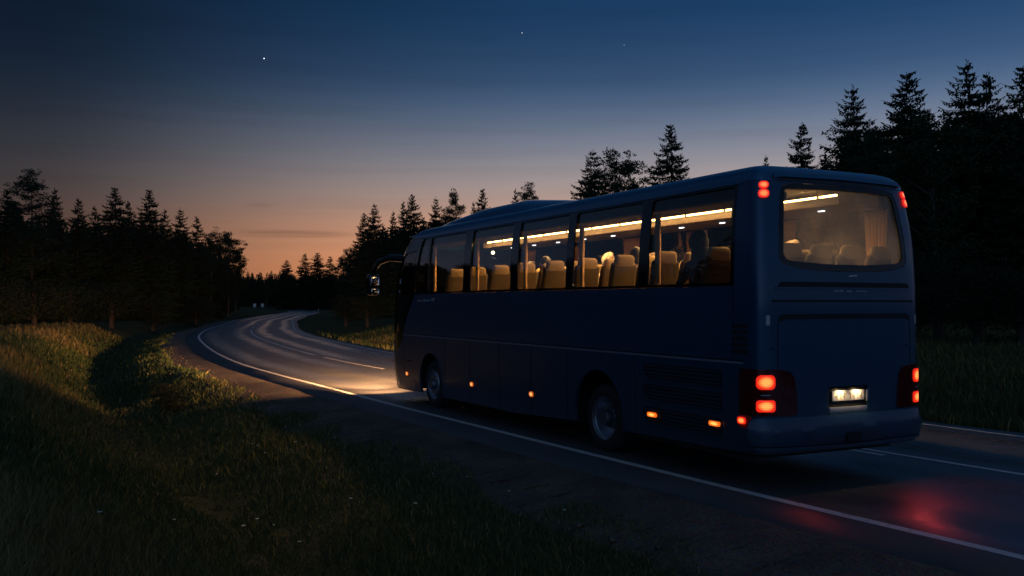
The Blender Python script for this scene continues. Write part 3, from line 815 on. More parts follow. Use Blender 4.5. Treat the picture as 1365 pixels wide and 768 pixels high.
# ------------------------------------------------------------------ far roadside things
def sign(x, y, h, wd, ht, label, rz):
    r = empty('road_sign', (x, y, gz(x, y)), rz)
    MB().tube([(0, 0, -.1), (0, 0, h)], .05, 8).build('post', M['greymetal'], r)
    MB().box((0, -.07, h - ht / 2), (wd, .03, ht), None, .012).build('sign_panel', M['signface'], r)
    tag(r, label, 'road sign', 'pale road signs at the far bend')
for px, wd, lb in ((339.5, 1.0, 'small pale road sign at the far bend, left one of the pair'), (350, 1.0, 'small pale road sign at the far bend, right one of the pair')):
    dp = 322; sign((px - 682.5) / 1230 * dp, dp, 2.5 if px < 345 else 2.9, wd, 1.2, lb, .15)
def delin(px, dp, label):
    x = (px - 682.5) / 1230 * dp
    r = empty('marker_post', (x, dp, gz(x, dp)), 0)
    MB().box((0, 0, .45), (.12, .10, 1.0), None, .02, taper=(.85, .8)).build('post', M['post'], r)
    MB().box((0, -.056, .8), (.08, .012, .15), None, .004).build('reflector', M['signface'], r)
    tag(r, label, 'marker post')
delin(424.5, 262, 'white roadside marker post at the outside of the far bend')

# ------------------------------------------------------------------ the coach
bus = empty('coach', R0 - LF * .055, ANG)
tag(bus, 'dark blue coach with lit cabin and red tail lamps driving away', 'bus')
AR = -3.28; AF = 8.43; RD = .27
V_T = [.25, .5, .9, 1.5, 2.4, 3.0, 3.45, 3.62]
W_T = [1.29, 1.32, 1.33, 1.33, 1.33, 1.31, 1.26, 1.225]
XR_T = [-3.49, -3.54, -3.55, -3.55, -3.55, -3.515, -3.455, -3.42]
XF_T = [9.12, 9.24, 9.28, 9.26, 9.2, 9.0, 8.55, 8.2]
def itp(x, X, Y):
    if x <= X[0]: return Y[0]
    for i in range(len(X) - 1):
        if x <= X[i + 1]:
            t = (x - X[i]) / (X[i + 1] - X[i]); return Y[i] * (1 - t) + Y[i + 1] * t
    return Y[-1]
def smooth_itp(x, X, Y):
    h = .08
    return (itp(x - h, X, Y) + itp(x, X, Y) * 2 + itp(x + h, X, Y)) / 4
def lev(v):
    if v <= 3.62:
        k = smooth_itp if v < 3.5 else itp
        return k(v, V_T, W_T), k(v, V_T, XR_T), k(v, V_T, XF_T), v
    if v <= 4.02:
        f = (v - 3.62) / .4 * PI / 2; q = 1 - math.cos(f)
        return 1.225 - .25 * q, -3.42 + .26 * q, 8.2 - .9 * q ** .9, 3.62 + .205 * math.sin(f)
    t = min(v - 4.02, 1)
    return .975 * (1 - t * .985), -3.16 + .9 * t, 7.3 - .9 * t, 3.825 + .05 * (1 - (1 - t) ** 2)
def curve_tab(wd, d, n):
    N = 600; pts = []
    for i in range(N + 1):
        t = i / N; th = PI / 2 * (t * t * (3 - 2 * t))
        pts.append((th, wd * math.cos(th) ** (2 / n) if th < PI / 2 else 0, d * math.sin(th) ** (2 / n)))
    s = [0]
    for a, b in zip(pts, pts[1:]): s.append(s[-1] + math.hypot(b[1] - a[1], b[2] - a[2]))
    return np.array(s), np.array([q[0] for q in pts])
NR, NF = 4.6, 2.8
sR, tR = curve_tab(1.33, RD, NR); sF, tF = curve_tab(1.33, .85, NF)
LR, LFR = float(sR[-1]), float(sF[-1])
UC = AR - LR; UFC = AF + LFR       # rear and front centre lines
def P0(u, v):
    wd, xr, xf, z = lev(v)
    sgn = 1
    if u < UC: u = 2 * UC - u; sgn = -1
    elif u > UFC: u = 2 * UFC - u; sgn = -1
    df = itp(v, [3.0, 3.62], [.85, .6]); ar = xr + RD; af = xf - df
    if u < AR:
        th = float(np.interp(AR - u, sR, tR)); c, s = max(math.cos(th), 0), math.sin(th)
        return Vector((ar - RD * s ** (2 / NR), sgn * wd * c ** (2 / NR), z))
    if u > AF:
        th = float(np.interp(u - AF, sF, tF)); c, s = max(math.cos(th), 0), math.sin(th)
        return Vector((af + df * s ** (2 / NF), sgn * wd * c ** (2 / NF), z))
    if v > 3.6201: x = ar + (u - AR) / (AF - AR) * (af - ar)
    elif u < -3.0: x = -3.0 + (u + 3.0) / (AR + 3.0) * (ar + 3.0)
    elif u > 6.5: x = 6.5 + (u - 6.5) / (AF - 6.5) * (af - 6.5)
    else: x = u
    return Vector((x, sgn * wd, z))
def SURF(u, v, off=0):
    p = P0(u, v)
    if off:
        h = .02
        a = P0(u + h, v) - P0(u - h, v); b = P0(u, v + h) - P0(u, v - h)
        p = p + a.cross(b).normalized() * off * -1
    return p
# outward check
_q = SURF(2, 1.5, .1); OUT = 1 if _q.y > 1.35 else -1
def SF(u, v, off=0): return SURF(u, v, off * OUT)
def mir(u): return 2 * UC - u      # same place on the right side
def uR(y):
    """u of a point on the rear face y metres left of the centre line"""
    c = (abs(y) / 1.33) ** (NR / 2); th = math.acos(min(1, c)); u = AR - float(np.interp(th, tR, sR))
    return u if y >= 0 else 2 * UC - u

def dens(poly, step):
    out = []
    n = len(poly)
    for i in range(n):
        a, b = poly[i], poly[(i + 1) % n]; L = math.hypot(b[0] - a[0], b[1] - a[1]); k = max(1, int(math.ceil(L / step)))
        for j in range(k): out.append((a[0] + (b[0] - a[0]) * j / k, a[1] + (b[1] - a[1]) * j / k))
    return out
def inside(p, poly):
    c = False; n = len(poly); x, y = p; j = n - 1
    for i in range(n):
        xi, yi = poly[i]; xj, yj = poly[j]
        if (yi > y) != (yj > y) and x < (xj - xi) * (y - yi) / (yj - yi) + xi: c = not c
        j = i
    return c
def rrect(u0, v0, u1, v1, r, n=5):
    out = []
    if u0 > u1: u0, u1 = u1, u0
    for cx, cy, a in ((u1 - r, v1 - r, 0), (u0 + r, v1 - r, 90), (u0 + r, v0 + r, 180), (u1 - r, v0 + r, 270)):
        for k in range(n + 1):
            t = math.radians(a + 90 * k / n); out.append((cx + r * math.cos(t), cy + r * math.sin(t)))
    return out
def u_grid(u0, u1):
    us = []
    u = u0
    while u < u1:
        us.append(u)
        uu = u if u > UC else 2 * UC - u
        st = .05 if (-3.9 < uu < -2.95) else (.14 if uu <= -3.9 else (.10 if 6.5 < uu else .6))
        u += st
    return us
def panel(name, outline, holes=(), thick=.02, off=0, mat=None, parent=None, vstep=.15, estep=.12, bevel=True, radattr=None, sharp=30):
    if radattr is None: radattr = False
    O = dens(outline, estep); Hs = [dens(h, estep) for h in holes]
    pts = []; edges = []
    for poly in [O] + Hs:
        b = len(pts); pts += poly; edges += [(b + i, b + (i + 1) % len(poly)) for i in range(len(poly))]
    us = [p[0] for p in O]; vs = [p[1] for p in O]
    segs = [(pts[a], pts[b]) for a, b in edges]
    bx = np.array([p[0] for p in pts]); by = np.array([p[1] for p in pts])
    nv = max(1, int((max(vs) - min(vs)) / vstep))
    ug = u_grid(min(us) + .03, max(us)) if not radattr else list(np.linspace(min(us), max(us), 14))
    vg = [min(vs) + (max(vs) - min(vs)) * (k + .5) / nv for k in range(nv)] if not radattr else list(np.linspace(min(vs), max(vs), 12))
    for u in ug:
        for v in vg:
            if inside((u, v), O) and not any(inside((u, v), h) for h in Hs):
                if ((bx - u) ** 2 + (by - v) ** 2).min() > (.02 if not radattr else .00002): pts.append((u, v))
    ro = geometry.delaunay_2d_cdt([Vector(p) for p in pts], edges, [], 0, 1e-6)
    Vv, F = ro[0], ro[2]
    keep = []
    for f in F:
        c = (sum(Vv[i].x for i in f) / len(f), sum(Vv[i].y for i in f) / len(f))
        if inside(c, O) and not any(inside(c, h) for h in Hs): keep.append(tuple(f))
    n = len(Vv)
    of = off if callable(off) else (lambda v: off)
    outv = [SF(p.x, p.y, of(p.y)) for p in Vv]; inv = [SF(p.x, p.y, of(p.y) - thick) for p in Vv]
    # orientation
    f0 = keep[0]; nn = (outv[f0[1]] - outv[f0[0]]).cross(outv[f0[2]] - outv[f0[0]])
    ref = outv[f0[0]] - inv[f0[0]]
    if nn.dot(ref) < 0: keep = [f[::-1] for f in keep]
    faces = list(keep) + [tuple(i + n for i in f[::-1]) for f in keep]
    cnt = {}
    for f in keep:
        for i in range(len(f)):
            a, b = f[i], f[(i + 1) % len(f)]; cnt[(a, b)] = 1
    for (a, b) in list(cnt):
        if (b, a) not in cnt: faces.append((b, a, a + n, b + n))
    o = mesh_obj(name, outv + inv, faces, mat, parent, smooth=True, sharp=sharp)
    if radattr:
        cu, cv = (max(us) + min(us)) / 2, (max(vs) + min(vs)) / 2; du, dv = (max(us) - min(us)) / 2, (max(vs) - min(vs)) / 2
        rr = [min(1.2, math.hypot((p.x - cu) / du, (p.y - cv) / dv)) for p in Vv] * 2
        at = o.data.attributes.new('rad', 'FLOAT', 'POINT'); at.data.foreach_set('value', rr)
    return o
def mpoly(poly): return [(mir(u), v) for u, v in poly]
def arch(cx, cz, r, z0):
    a0 = math.asin(max(-1, (z0 - cz) / r)); out = []
    for k in range(25):
        t = a0 + (PI - 2 * a0) * k / 24; out.append((cx + r * math.cos(t), cz + r * math.sin(t)))
    return out
FB = [(7.39, 2.39), (7.72, 2.05), (8.01, 1.68), (8.11, 1.42), (8.28, 1.24), (8.48, 1.12), (8.75, 1.02), (9.05, .96)]   # edge of the black cab glazing
top_l = FB[::-1] + [(-3.06, 2.39), (-3.06, 3.62)]
bot_l = [(-3.25, .46), (-2.87, .44)] + [(u, v) for u, v in arch(-.08, .56, .655, .40)][::-1] + [(2.5, .30)] + arch(6.43, .52, .63, .28)[::-1] + [(7.6, .26), (9.05, .25)]
outline = top_l + mpoly(top_l)[::-1] + mpoly(bot_l)[::-1] + bot_l
rear_hole = [(uR(y), v) for y, v in [(-1.06, 2.72), (-1.0, 2.64), (-.8, 2.595), (-.5, 2.57), (-.2, 2.56), (.2, 2.56), (.5, 2.57), (.8, 2.595), (1.0, 2.64), (1.06, 2.72), (1.05, 3.1), (1.02, 3.45), (.98, 3.56), (.8, 3.6), (.4, 3.605), (0, 3.607), (-.4, 3.605), (-.8, 3.6), (-.98, 3.56), (-1.02, 3.45), (-1.05, 3.1)]]
plate_hole = [(uR(y), v) for y, v in [(-.33, .87), (.33, .87), (.33, 1.2), (-.33, 1.2)]]
panel('body', outline, [rear_hole, plate_hole], .035, 0, M['paint'], bus, vstep=.16)
# front apron below the windscreen
panel('front_apron', [(9.05, .25), (9.05, .96), (9.3, 1.0), (UFC, 1.05), (2 * UFC - 9.3, 1.0), (2 * UFC - 9.05, .96), (2 * UFC - 9.05, .25)], (), .03, -.001, M['paint'], bus)
# roof
def roof_mesh():
    us = [UFC - k * LFR / 16 for k in range(16)] + [AF - k * (AF - AR) / 44 for k in range(44)] + [AR - k * LR / 22 for k in range(22)] + [UC]
    us = us + [mir(u) for u in us[:-1]][::-1]
    vs = lambda u: [3.47 if abs(u - UC) > (8.75 - UC) else 3.6205] + [3.6205 + .3995 * k / 9 for k in range(1, 10)] + [4.02 + .98 * (k / 9) for k in range(1, 10)]
    n = 19; O = [[SF(u, v, .003) for v in vs(u)] for u in us]; I = [[SF(u, min(v, 4.95), -.03) for v in vs(u)] for u in us]
    V = [p for r in O for p in r] + [p for r in I for p in r]; N = len(us) * n; F = []
    for i in range(len(us) - 1):
        for j in range(n - 1):
            a = i * n + j; q = (a, a + n, a + n + 1, a + 1); F.append(q); F.append(tuple(k + N for k in q[::-1]))
        F.append((i * n, i * n + N, (i + 1) * n + N, (i + 1) * n))
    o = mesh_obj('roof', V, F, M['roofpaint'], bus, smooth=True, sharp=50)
    bm = bmesh.new(); bm.from_mesh(o.data); bmesh.ops.recalc_face_normals(bm, faces=bm.faces[:]); bm.to_mesh(o.data); bm.free()
roof_mesh()
# drip rail along the roof edge and the dark lip above the rear window
for s in (0, 1):
    q = [(-3.2, 3.60), (7.9, 3.60), (7.9, 3.628), (-3.2, 3.628)]
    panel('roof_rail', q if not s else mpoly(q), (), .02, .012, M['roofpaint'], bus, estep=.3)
panel('rear_band', [(uR(1.06), 3.615), (uR(1.02), 3.655), (UC, 3.67), (uR(-1.02), 3.655), (uR(-1.06), 3.615)], (), .006, .006, M['black'], bus)
panel('rear_lip', [(uR(1.12), 3.645), (uR(1.02), 3.66), (UC, 3.675), (uR(-1.02), 3.66), (uR(-1.12), 3.645), (uR(-1.12), 3.70), (UC, 3.735), (uR(1.12), 3.70)], (), .05, .045, M['roofpaint'], bus)

# ---- side glazing
FRONT_EDGE = [(9.05, .96), (9.1, 1.6), (9.05, 2.4), (8.95, 3.0), (8.78, 3.46), (8.5, 3.615)]
band = [(-3.055, 2.395), (7.38, 2.395)] + [(u + .006, v - .006) for u, v in FB[1:-1]] + FRONT_EDGE + [(-3.055, 3.615)]
def pane_rr(u0, u1): return rrect(u0, 2.43, u1, 3.575, .05, 4)
OPEN = [(-2.995, -1.32), (-1.11, .65), (.86, 2.51), (2.77, 4.47), (4.79, 6.62), (6.78, 7.42)]
drv = [(7.62, 2.42), (7.95, 2.0), (8.15, 1.72), (8.35, 1.55), (8.82, 1.5), (8.86, 2.4), (8.76, 3.0), (8.55, 3.3), (7.62, 3.35)]
for s in (0, 1):
    f = (lambda p: p) if not s else mpoly
    panel('window_frame', f(band), [f(pane_rr(a, b)) for a, b in OPEN] + [f(drv)], .022, 0.0, M['black'], bus, vstep=.4, estep=.2)
    for a, b in OPEN:
        panel('window', f(rrect(a - .03, 2.405, b + .03, 3.60, .05, 3)), (), .006, -.024, M['glass'], bus, vstep=.4, estep=.4)
    dr2 = [(7.6, 2.41), (7.94, 1.97), (8.13, 1.70), (8.33, 1.52), (8.84, 1.47), (8.89, 2.4), (8.79, 3.0), (8.57, 3.33), (7.59, 3.38)]
    panel('driver_window', f(dr2), (), .006, -.024, M['darkglass'], bus, vstep=.4, estep=.3)
ws = FRONT_EDGE[:-1]
panel('windscreen', [(u + .01, v + .03) for u, v in ws] + [(UFC, 3.47)] + [(2 * UFC - u - .01, v + .03) for u, v in ws][::-1] + [(UFC, 1.08)], (), .008, -.006, M['darkglass'], bus, vstep=.2)
# ---- rear window
inner = [(uR(y), v) for y, v in [(-.99, 2.76), (-.95, 2.70), (-.85, 2.675), (-.5, 2.655), (-.2, 2.645), (.2, 2.645), (.5, 2.655), (.85, 2.675), (.95, 2.70), (.99, 2.76), (.975, 3.1), (.95, 3.47), (.93, 3.515), (.88, 3.53), (.4, 3.545), (0, 3.55), (-.4, 3.545), (-.88, 3.53), (-.93, 3.515), (-.95, 3.47), (-.975, 3.1)]]
panel('rear_window_frame', [(uR(y), v) for y, v in [(-1.055, 2.72), (-.995, 2.645), (-.8, 2.6), (-.5, 2.575), (-.2, 2.565), (.2, 2.565), (.5, 2.575), (.8, 2.6), (.995, 2.645), (1.055, 2.72), (1.045, 3.1), (1.015, 3.45), (.975, 3.555), (.8, 3.595), (.4, 3.6), (0, 3.602), (-.4, 3.6), (-.8, 3.595), (-.975, 3.555), (-1.015, 3.45), (-1.045, 3.1)]], [inner], .022, -.004, M['black'], bus)
outer_g = [(uR(y), v) for y, v in [(-1.03, 2.73), (-.97, 2.66), (-.8, 2.62), (0, 2.6), (.8, 2.62), (.97, 2.66), (1.03, 2.73), (1.02, 3.1), (.99, 3.45), (.95, 3.54), (.8, 3.57), (0, 3.58), (-.8, 3.57), (-.95, 3.54), (-.99, 3.45), (-1.02, 3.1)]]
panel('rear_window', outer_g, (), .006, -.029, M['rearglass'], bus, estep=.2)

# ---- trims, seams, grilles
for s in (0, 1):
    f = (lambda p: p) if not s else mpoly
    panel('belt_trim', f([(-3.22, 1.478), (8.06, 1.478), (8.09, 1.502), (-3.22, 1.502)]), (), .014, .012, M['trim'], bus, estep=.4)
    panel('belt_groove', f([(-3.22, 1.503), (8.08, 1.503), (8.07, 1.522), (-3.22, 1.522)]), (), .006, .003, M['blackmatte'], bus, estep=.4)
    for u in (8.03, 5.66, 4.45, 3.2, 2.0, .82, -1.02):
        lo = .27 if u > 7 else (.32 if u > 1 else .42)
        if u == 8.03: lo = .27
        panel('panel_seam', f([(u - .006, lo), (u + .006, lo), (u + .006, 1.47), (u - .006, 1.47)]), (), .004, .0025, M['blackmatte'], bus, estep=.3)
    panel('panel_seam', f([(-3.05, 1.53), (-3.04, 1.53), (-3.04, 2.385), (-3.05, 2.385)]), (), .004, .0025, M['blackmatte'], bus, estep=.3)
    for v0, v1 in ((1.185, 1.385), (.905, 1.105), (.60, .80)):
        u0, u1 = -2.84, -1.22
        gp = [(u0, v0), (u1 - .12, v0), (u1 - .04, v0 + .04), (u1, v0 + .1), (u1, v1 - .03), (u1 - .02, v1), (u0, v1)]
        gr = panel('side_grille', f(gp), (), .008, .004, M['blackmatte'], bus, estep=.3)
        for k in range(4):
            v = v0 + .022 + k * (v1 - v0 - .03) / 3.6
            panel('slat', f([(u0 + .02, v), (u1 - .05, v), (u1 - .05, v + .014), (u0 + .02, v + .014)]), (), .02, .018, M['paint'], gr, estep=.5)
        panel('grille_lip', f([(u0, v0 - .022), (u1 - .13, v0 - .022), (u1 - .13, v0 - .004), (u0, v0 - .004)]), (), .014, .014, M['paint'], gr, estep=.5)
    for k in range(5):
        v = 1.60 + k * .075
        q = f([(-3.30, v), (-3.02, v), (-3.02, v + .042), (-3.30, v + .042)])
        ve = panel('side_vent', q, (), .006, .003, M['blackmatte'], bus)
        panel('vent_lip', f([(-3.30, v - .012), (-3.02, v - .012), (-3.02, v - .001), (-3.30, v - .001)]), (), .012, .011, M['paint'], ve)
    # wheel-arch lips
    for cx, cz, r, z0 in ((-.08, .56, .655, .40), (6.43, .52, .63, .28)):
        a = arch(cx, cz, r, z0); b = arch(cx, cz, r + .035, z0)
        panel('arch_lip', f(a + b[::-1]), (), .03, .014, M['paint'], bus, estep=.3)
    # round amber markers
    for u, v in ((7.82, .63), (4.35, .66), (1.97, .68)):
        panel('marker_base', f(rrect(u - .09, v - .075, u + .09, v + .06, .03)), (), .006, .006, M['blackmatte'], bus)
        panel('marker_lamp', f(rrect(u - .075, v - .045, u + .075, v + .045, .043)), (), .02, .02, M['amberdim'], bus, radattr=True)
    for u, v in ((-1.44, .705), (-2.72, .735)):
        panel('marker_lamp', f(rrect(u - .10, v - .03, u + .10, v + .03, .028)), (), .02, .032, M['amber'], bus, radattr=True)
    # red corner lamp with its reflector
    panel('corner_reflector', f(rrect(-3.37, .74, -3.15, .89, .04)), (), .012, .012, M['redrefl'], bus)
    panel('corner_lamp', f(rrect(-3.27, .785, -3.13, .865, .03)), (), .012, .022, M['tail'], bus, radattr=True)
    # door flap handle, fuel flap
    panel('flap_handle', f(rrect(7.55, .90, 7.85, .94, .015)), (), .01, .008, M['blackmatte'], bus)

# ---- rear face
def rp(y0, v0, y1, v1): return [(uR(y0), v0), (uR(y1), v0), (uR(y1), v1), (uR(y0), v1)]
panel('rear_groove', [(uR(1.09), 2.375), (uR(-1.09), 2.375), (uR(-1.04), 2.435), (uR(1.04), 2.435)], (), .006, .003, M['blackmatte'], bus)
panel('rear_ridge', rp(1.12, 2.352, -1.12, 2.370), (), .02, .016, M['paint'], bus)
panel('rear_groove', rp(1.16, 2.20, -1.16, 2.225), (), .006, .003, M['blackmatte'], bus)
panel('rear_ridge', rp(1.15, 2.178, -1.15, 2.196), (), .016, .012, M['paint'], bus)
panel('rear_groove', [(uR(1.08), 1.965), (uR(.98), 2.0), (uR(-.98), 2.0), (uR(-1.08), 1.965), (uR(-1.08), 2.03), (uR(-1.0), 2.062), (uR(1.0), 2.062), (uR(1.08), 2.03)], (), .006, .003, M['blackmatte'], bus)
panel('rear_ridge', [(uR(.97), 1.982), (uR(-.97), 1.982), (uR(-.97), 1.996), (uR(.97), 1.996)], (), .014, .01, M['paint'], bus)
for y in (1.085, -1.085):
    panel('panel_seam', rp(y + .006, 1.44, y - .006, 1.96), (), .004, .0025, M['blackmatte'], bus)
    panel('hatch_hinge', rp(y + .07, 1.66, y - .02, 1.68), (), .02, .018, M['paint'], bus)
panel('emblem', [(uR(-.02), 2.50), (uR(-.16), 2.515), (uR(-.15), 2.528), (uR(-.01), 2.516)], (), .008, .008, M['letter'], bus)
def lettering(name, blobs, fm):
    """small raised letter strokes; too small in the photo to read"""
    V, F = [], []
    for (a, b, v0, v1, n) in blobs:
        for k in range(n):
            u0 = a + (b - a) * k / n; u1 = u0 + (b - a) / n * .72
            for q in ([(u0, v0), (u0 + (u1 - u0) * .3, v0), (u0 + (u1 - u0) * .3, v1), (u0, v1)], [(u0 + (u1 - u0) * .3, v1 - (v1 - v0) * (.3 if k % 2 else .62)), (u1, v1 - (v1 - v0) * (.3 if k % 2 else .62)), (u1, v1 - (v1 - v0) * (.0 if k % 2 else .36)), (u0 + (u1 - u0) * .3, v1 - (v1 - v0) * (.0 if k % 2 else .36))]):
                base = len(V); q3 = [fm(u, v) for u, v in q]
                V += [SF(u, v, .008) for u, v in q3] + [SF(u, v, -.001) for u, v in q3]
                F += [tuple(base + i for i in (0, 1, 2, 3)), tuple(base + 4 + i for i in (3, 2, 1, 0))] + [(base + i, base + 4 + i, base + 4 + (i + 1) % 4, base + (i + 1) % 4) for i in range(4)]
    return mesh_obj(name, V, F, M['letter'], bus)
lettering('rear_lettering', [(.24, .07, 2.318, 2.345, 5), (.03, -.07, 2.316, 2.34, 3), (-.13, -.31, 2.322, 2.34, 5)], lambda y, v: (uR(y), v))
lettering('side_lettering', [(7.2, 6.93, 2.225, 2.262, 4), (6.85, 6.66, 2.225, 2.275, 3), (6.62, 6.42, 2.225, 2.27, 2)], lambda u, v: (u, v))
lettering('side_number', [(6.36, 6.18, 2.235, 2.30, 2)], lambda u, v: (u, v))

# tail lamp clusters
for s in (1, -1):
    f = (lambda p: p) if s == 1 else mpoly
    hs = f([(-3.16, .90), (-3.16, 1.40), (-3.2, 1.43), (uR(1.1), 1.43), (uR(.93), 1.40), (uR(.86), 1.33), (uR(.83), 1.15), (uR(.82), .92), (uR(.84), .895)])
    h = panel('tail_lamp', hs, (), .03, .012, M['lamphousing'], bus)
    uc = AR - .25
    panel('lens', f(rrect(uc - .105, 1.20, uc + .105, 1.365, .055)), (), .012, .022, M['tail'], h, radattr=True)
    panel('lens', f(rrect(uc - .105, .945, uc + .105, 1.08, .035)), (), .012, .022, M['tail'], h, radattr=True)
    panel('divider', f(rrect(uc - .05, 1.13, uc + .06, 1.142, .005)), (), .01, .02, M['alu'], h)
    panel('reverse_lens', f(rrect(uR(1.02), 1.06, uR(.88), 1.22, .05)), (), .01, .018, M['lamphousing'], h)
    # paired high lamps
    uh = uR(1.235) 
    panel('high_lamp', f(rrect(uh - .065, 3.405, uh + .065, 3.505, .045)), (), .02, .02, M['tailhi'], bus, radattr=True)
    panel('high_lamp', f(rrect(uh - .06, 3.515, uh + .06, 3.60, .04)), (), .02, .02, M['tailhi'], bus, radattr=True)
    # little clearance lamp on the rear corner
    panel('corner_marker', f(rrect(AR - .30, 1.93, AR - .25, 2.05, .02)), (), .008, .008, M['alu'], bus)

# bumper
bl = [(-3.36, .56), (-3.37, .84), (-3.40, .868), (uR(1.16), .872), (uR(.98), .872)]
ba = bl + [(UC, .872)] + mpoly(bl)[::-1] + [(mir(-3.36), .56), (UC, .53)]
panel('bumper', ba, (), .09, lambda v: .02 + .065 * (1 - abs((v - .70) / .175) ** 3.2 if abs(v - .70) < .175 else 0), M['paint'], bus, vstep=.03, estep=.05, sharp=50)
bl2 = [(-3.32, .515), (-3.32, .548)]
panel('bumper_lip', bl2 + [(UC, .522)] + mpoly(bl2)[::-1] + [(UC, .485)], (), .08, .055, M['paint'], bus)
panel('tow_cover', rp(.10, .56, -.12, .66), (), .03, .088, M['blackmatte'], bus)
# number plate in its pocket
pk = MB(); pk.box((-3.50, 0, 1.035), (.012, .64, .32)).build('plate_pocket', M['blackmatte'], bus)
npl = MB().box((-3.524, -.02, 1.085), (.012, .53, .125), None, .008).build('number_plate', M['plate'], bus)
mb = MB()
for k, yy in enumerate((.19, .13, .07, -.03, -.09, -.15, -.21)):
    mb.box((-3.531, yy - .02, 1.08), (.004, .012, .07)); mb.box((-3.531, yy - .005, 1.08 + (.028 if k % 2 else -.005)), (.004, .028, .012))
mb.build('plate_characters', M['platechar'], npl)
MB().box((-3.53, -.005, .915), (.03, .62, .075), None, .01).build('plate_bracket', M['alu'], bus)
MB().box((-3.55, -.305, 1.08), (.02, .03, .14), None, .006).build('plate_bracket', M['alu'], bus)
for yy in (.13, -.15):
    MB().box((-3.56, yy, 1.185), (.05, .12, .022), None, .006).build('plate_lamp', M['blackmatte'], bus)
    a = bpy.data.lights.new('plate_light', 'SPOT'); a.energy = 3.4; a.color = (1, .68, .33); a.spot_size = math.radians(150); a.spot_blend = 1; a.shadow_soft_size = .015
    lo = bpy.data.objects.new('plate_light', a); link(lo, bus); lo.location = (-3.585, yy, 1.168); lo.rotation_euler = Vector((.05, 0, -.08)).to_track_quat('-Z', 'Y').to_euler()

# ---- roof fairing (air conditioning)
def fairing():
    V, F = [], []; N = 40; Mx = 22
    prof = lambda x: .27 * min(1, max(0, (8.15 - x) / 2.9)) ** .75 * min(1, max(0, (x - 1.25) / 2.4)) ** .9
    for i in range(N + 1):
        x = 8.15 - 7.0 * i / N; wd = (.62 + .33 * min(1, (8.15 - x) / 1.6) ** .6) * (1 - .15 * max(0, (2.6 - x) / 1.5)); h = max(0, prof(x)) + .004
        for j in range(Mx + 1):
            t = -1 + 2 * j / Mx; yy = wd * t; zz = 3.80 + .07 * (1 - t * t * .8) + h * (1 - abs(t) ** 5)
            if x > 7.2: zz -= .13 * ((x - 7.2) / .95) ** 1.6
            V.append((x, yy, zz))
    for i in range(N):
        for j in range(Mx):
            k = i * (Mx + 1) + j; F.append((k, k + 1, k + Mx + 2, k + Mx + 1))
    n = len(V); V += [(x, y, 3.70) for x, y, z in V]
    top = list(F); F += [tuple(i + n for i in f[::-1]) for f in top]
    loop = list(range(Mx + 1)) + [i * (Mx + 1) + Mx for i in range(1, N + 1)] + [N * (Mx + 1) + j for j in range(Mx - 1, -1, -1)] + [i * (Mx + 1) for i in range(N - 1, 0, -1)]
    for a, b in zip(loop, loop[1:] + loop[:1]): F.append((b, a, a + n, b + n))
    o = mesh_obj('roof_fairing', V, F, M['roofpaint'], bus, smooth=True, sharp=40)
    return o
fairing()

# ---- wheels
def wheel(x, y0, sgn, dual):
    root_loc = (x, y0 * sgn, .5)
    def L(prof): return [(r, y * sgn) for r, y in prof]
    hubm = MB()
    if dual:
        hubm.lathe_y(L([(.0, .02), (.10, .02), (.115, -.01), (.115, -.10), (.16, -.12), (.17, -.2)]), n=32)
        for k in range(10):
            a = k * 2 * PI / 10; hubm.ball((.145 * math.cos(a), -.10 * sgn, .145 * math.sin(a)), .017, (1, 1.6, 1), 8, 6)
    else:
        hubm.lathe_y(L([(.0, .075), (.085, .07), (.10, .04), (.105, 0), (.135, -.005)]), n=32)
        for k in range(10):
            a = k * 2 * PI / 10; hubm.ball((.165 * math.cos(a), .012 * sgn, .165 * math.sin(a)), .016, (1, 1.6, 1), 8, 6)
    h = hubm.build('wheel', M['hub'], bus); h.location = root_loc
    rm = MB()
    if dual: rm.lathe_y(L([(.305, .0), (.318, .008), (.31, -.02), (.285, -.04), (.27, -.12), (.245, -.16), (.17, -.19), (.165, -.2)]), n=48)
    else: rm.lathe_y(L([(.305, .0), (.318, .010), (.308, -.015), (.285, -.03), (.265, -.05), (.245, -.03), (.21, .0), (.135, .0), (.13, -.03)]), n=48)
    rm.build('rim', M['rim'], h)
    wd = .60 if dual else .30
    tm = MB().lathe_y(L([(.30, -.01), (.33, .012), (.40, .018), (.455, .008), (.488, -.02), (.5, -.05), (.5, -wd + .05), (.485, -wd), (.4, -wd - .01), (.30, -wd)]), n=64)
    tm.build('tyre', M['rubber'], h)
for s in (1, -1):
    wheel(-.03, 1.19, s, True); wheel(6.42, 1.25, s, False)
ch = MB()
for a, b in ((-3.1, -.85), (.75, 5.68), (7.2, 8.7)): ch.box(((a + b) / 2, 0, .92), (b - a, 2.44, 1.16))
ch.box((-.05, 0, 1.1), (1.62, 1.1, .75)); ch.box((6.43, 0, 1.1), (1.55, 1.5, .75))
ch.box((2.4, 0, .5), (6, .9, .3))
ch.build('chassis', M['chassis'], bus)
for s in (1, -1): MB().box((5.72, 1.15 * s, .30), (.03, .26, .26)).build('mud_flap', M['blackmatte'], bus)

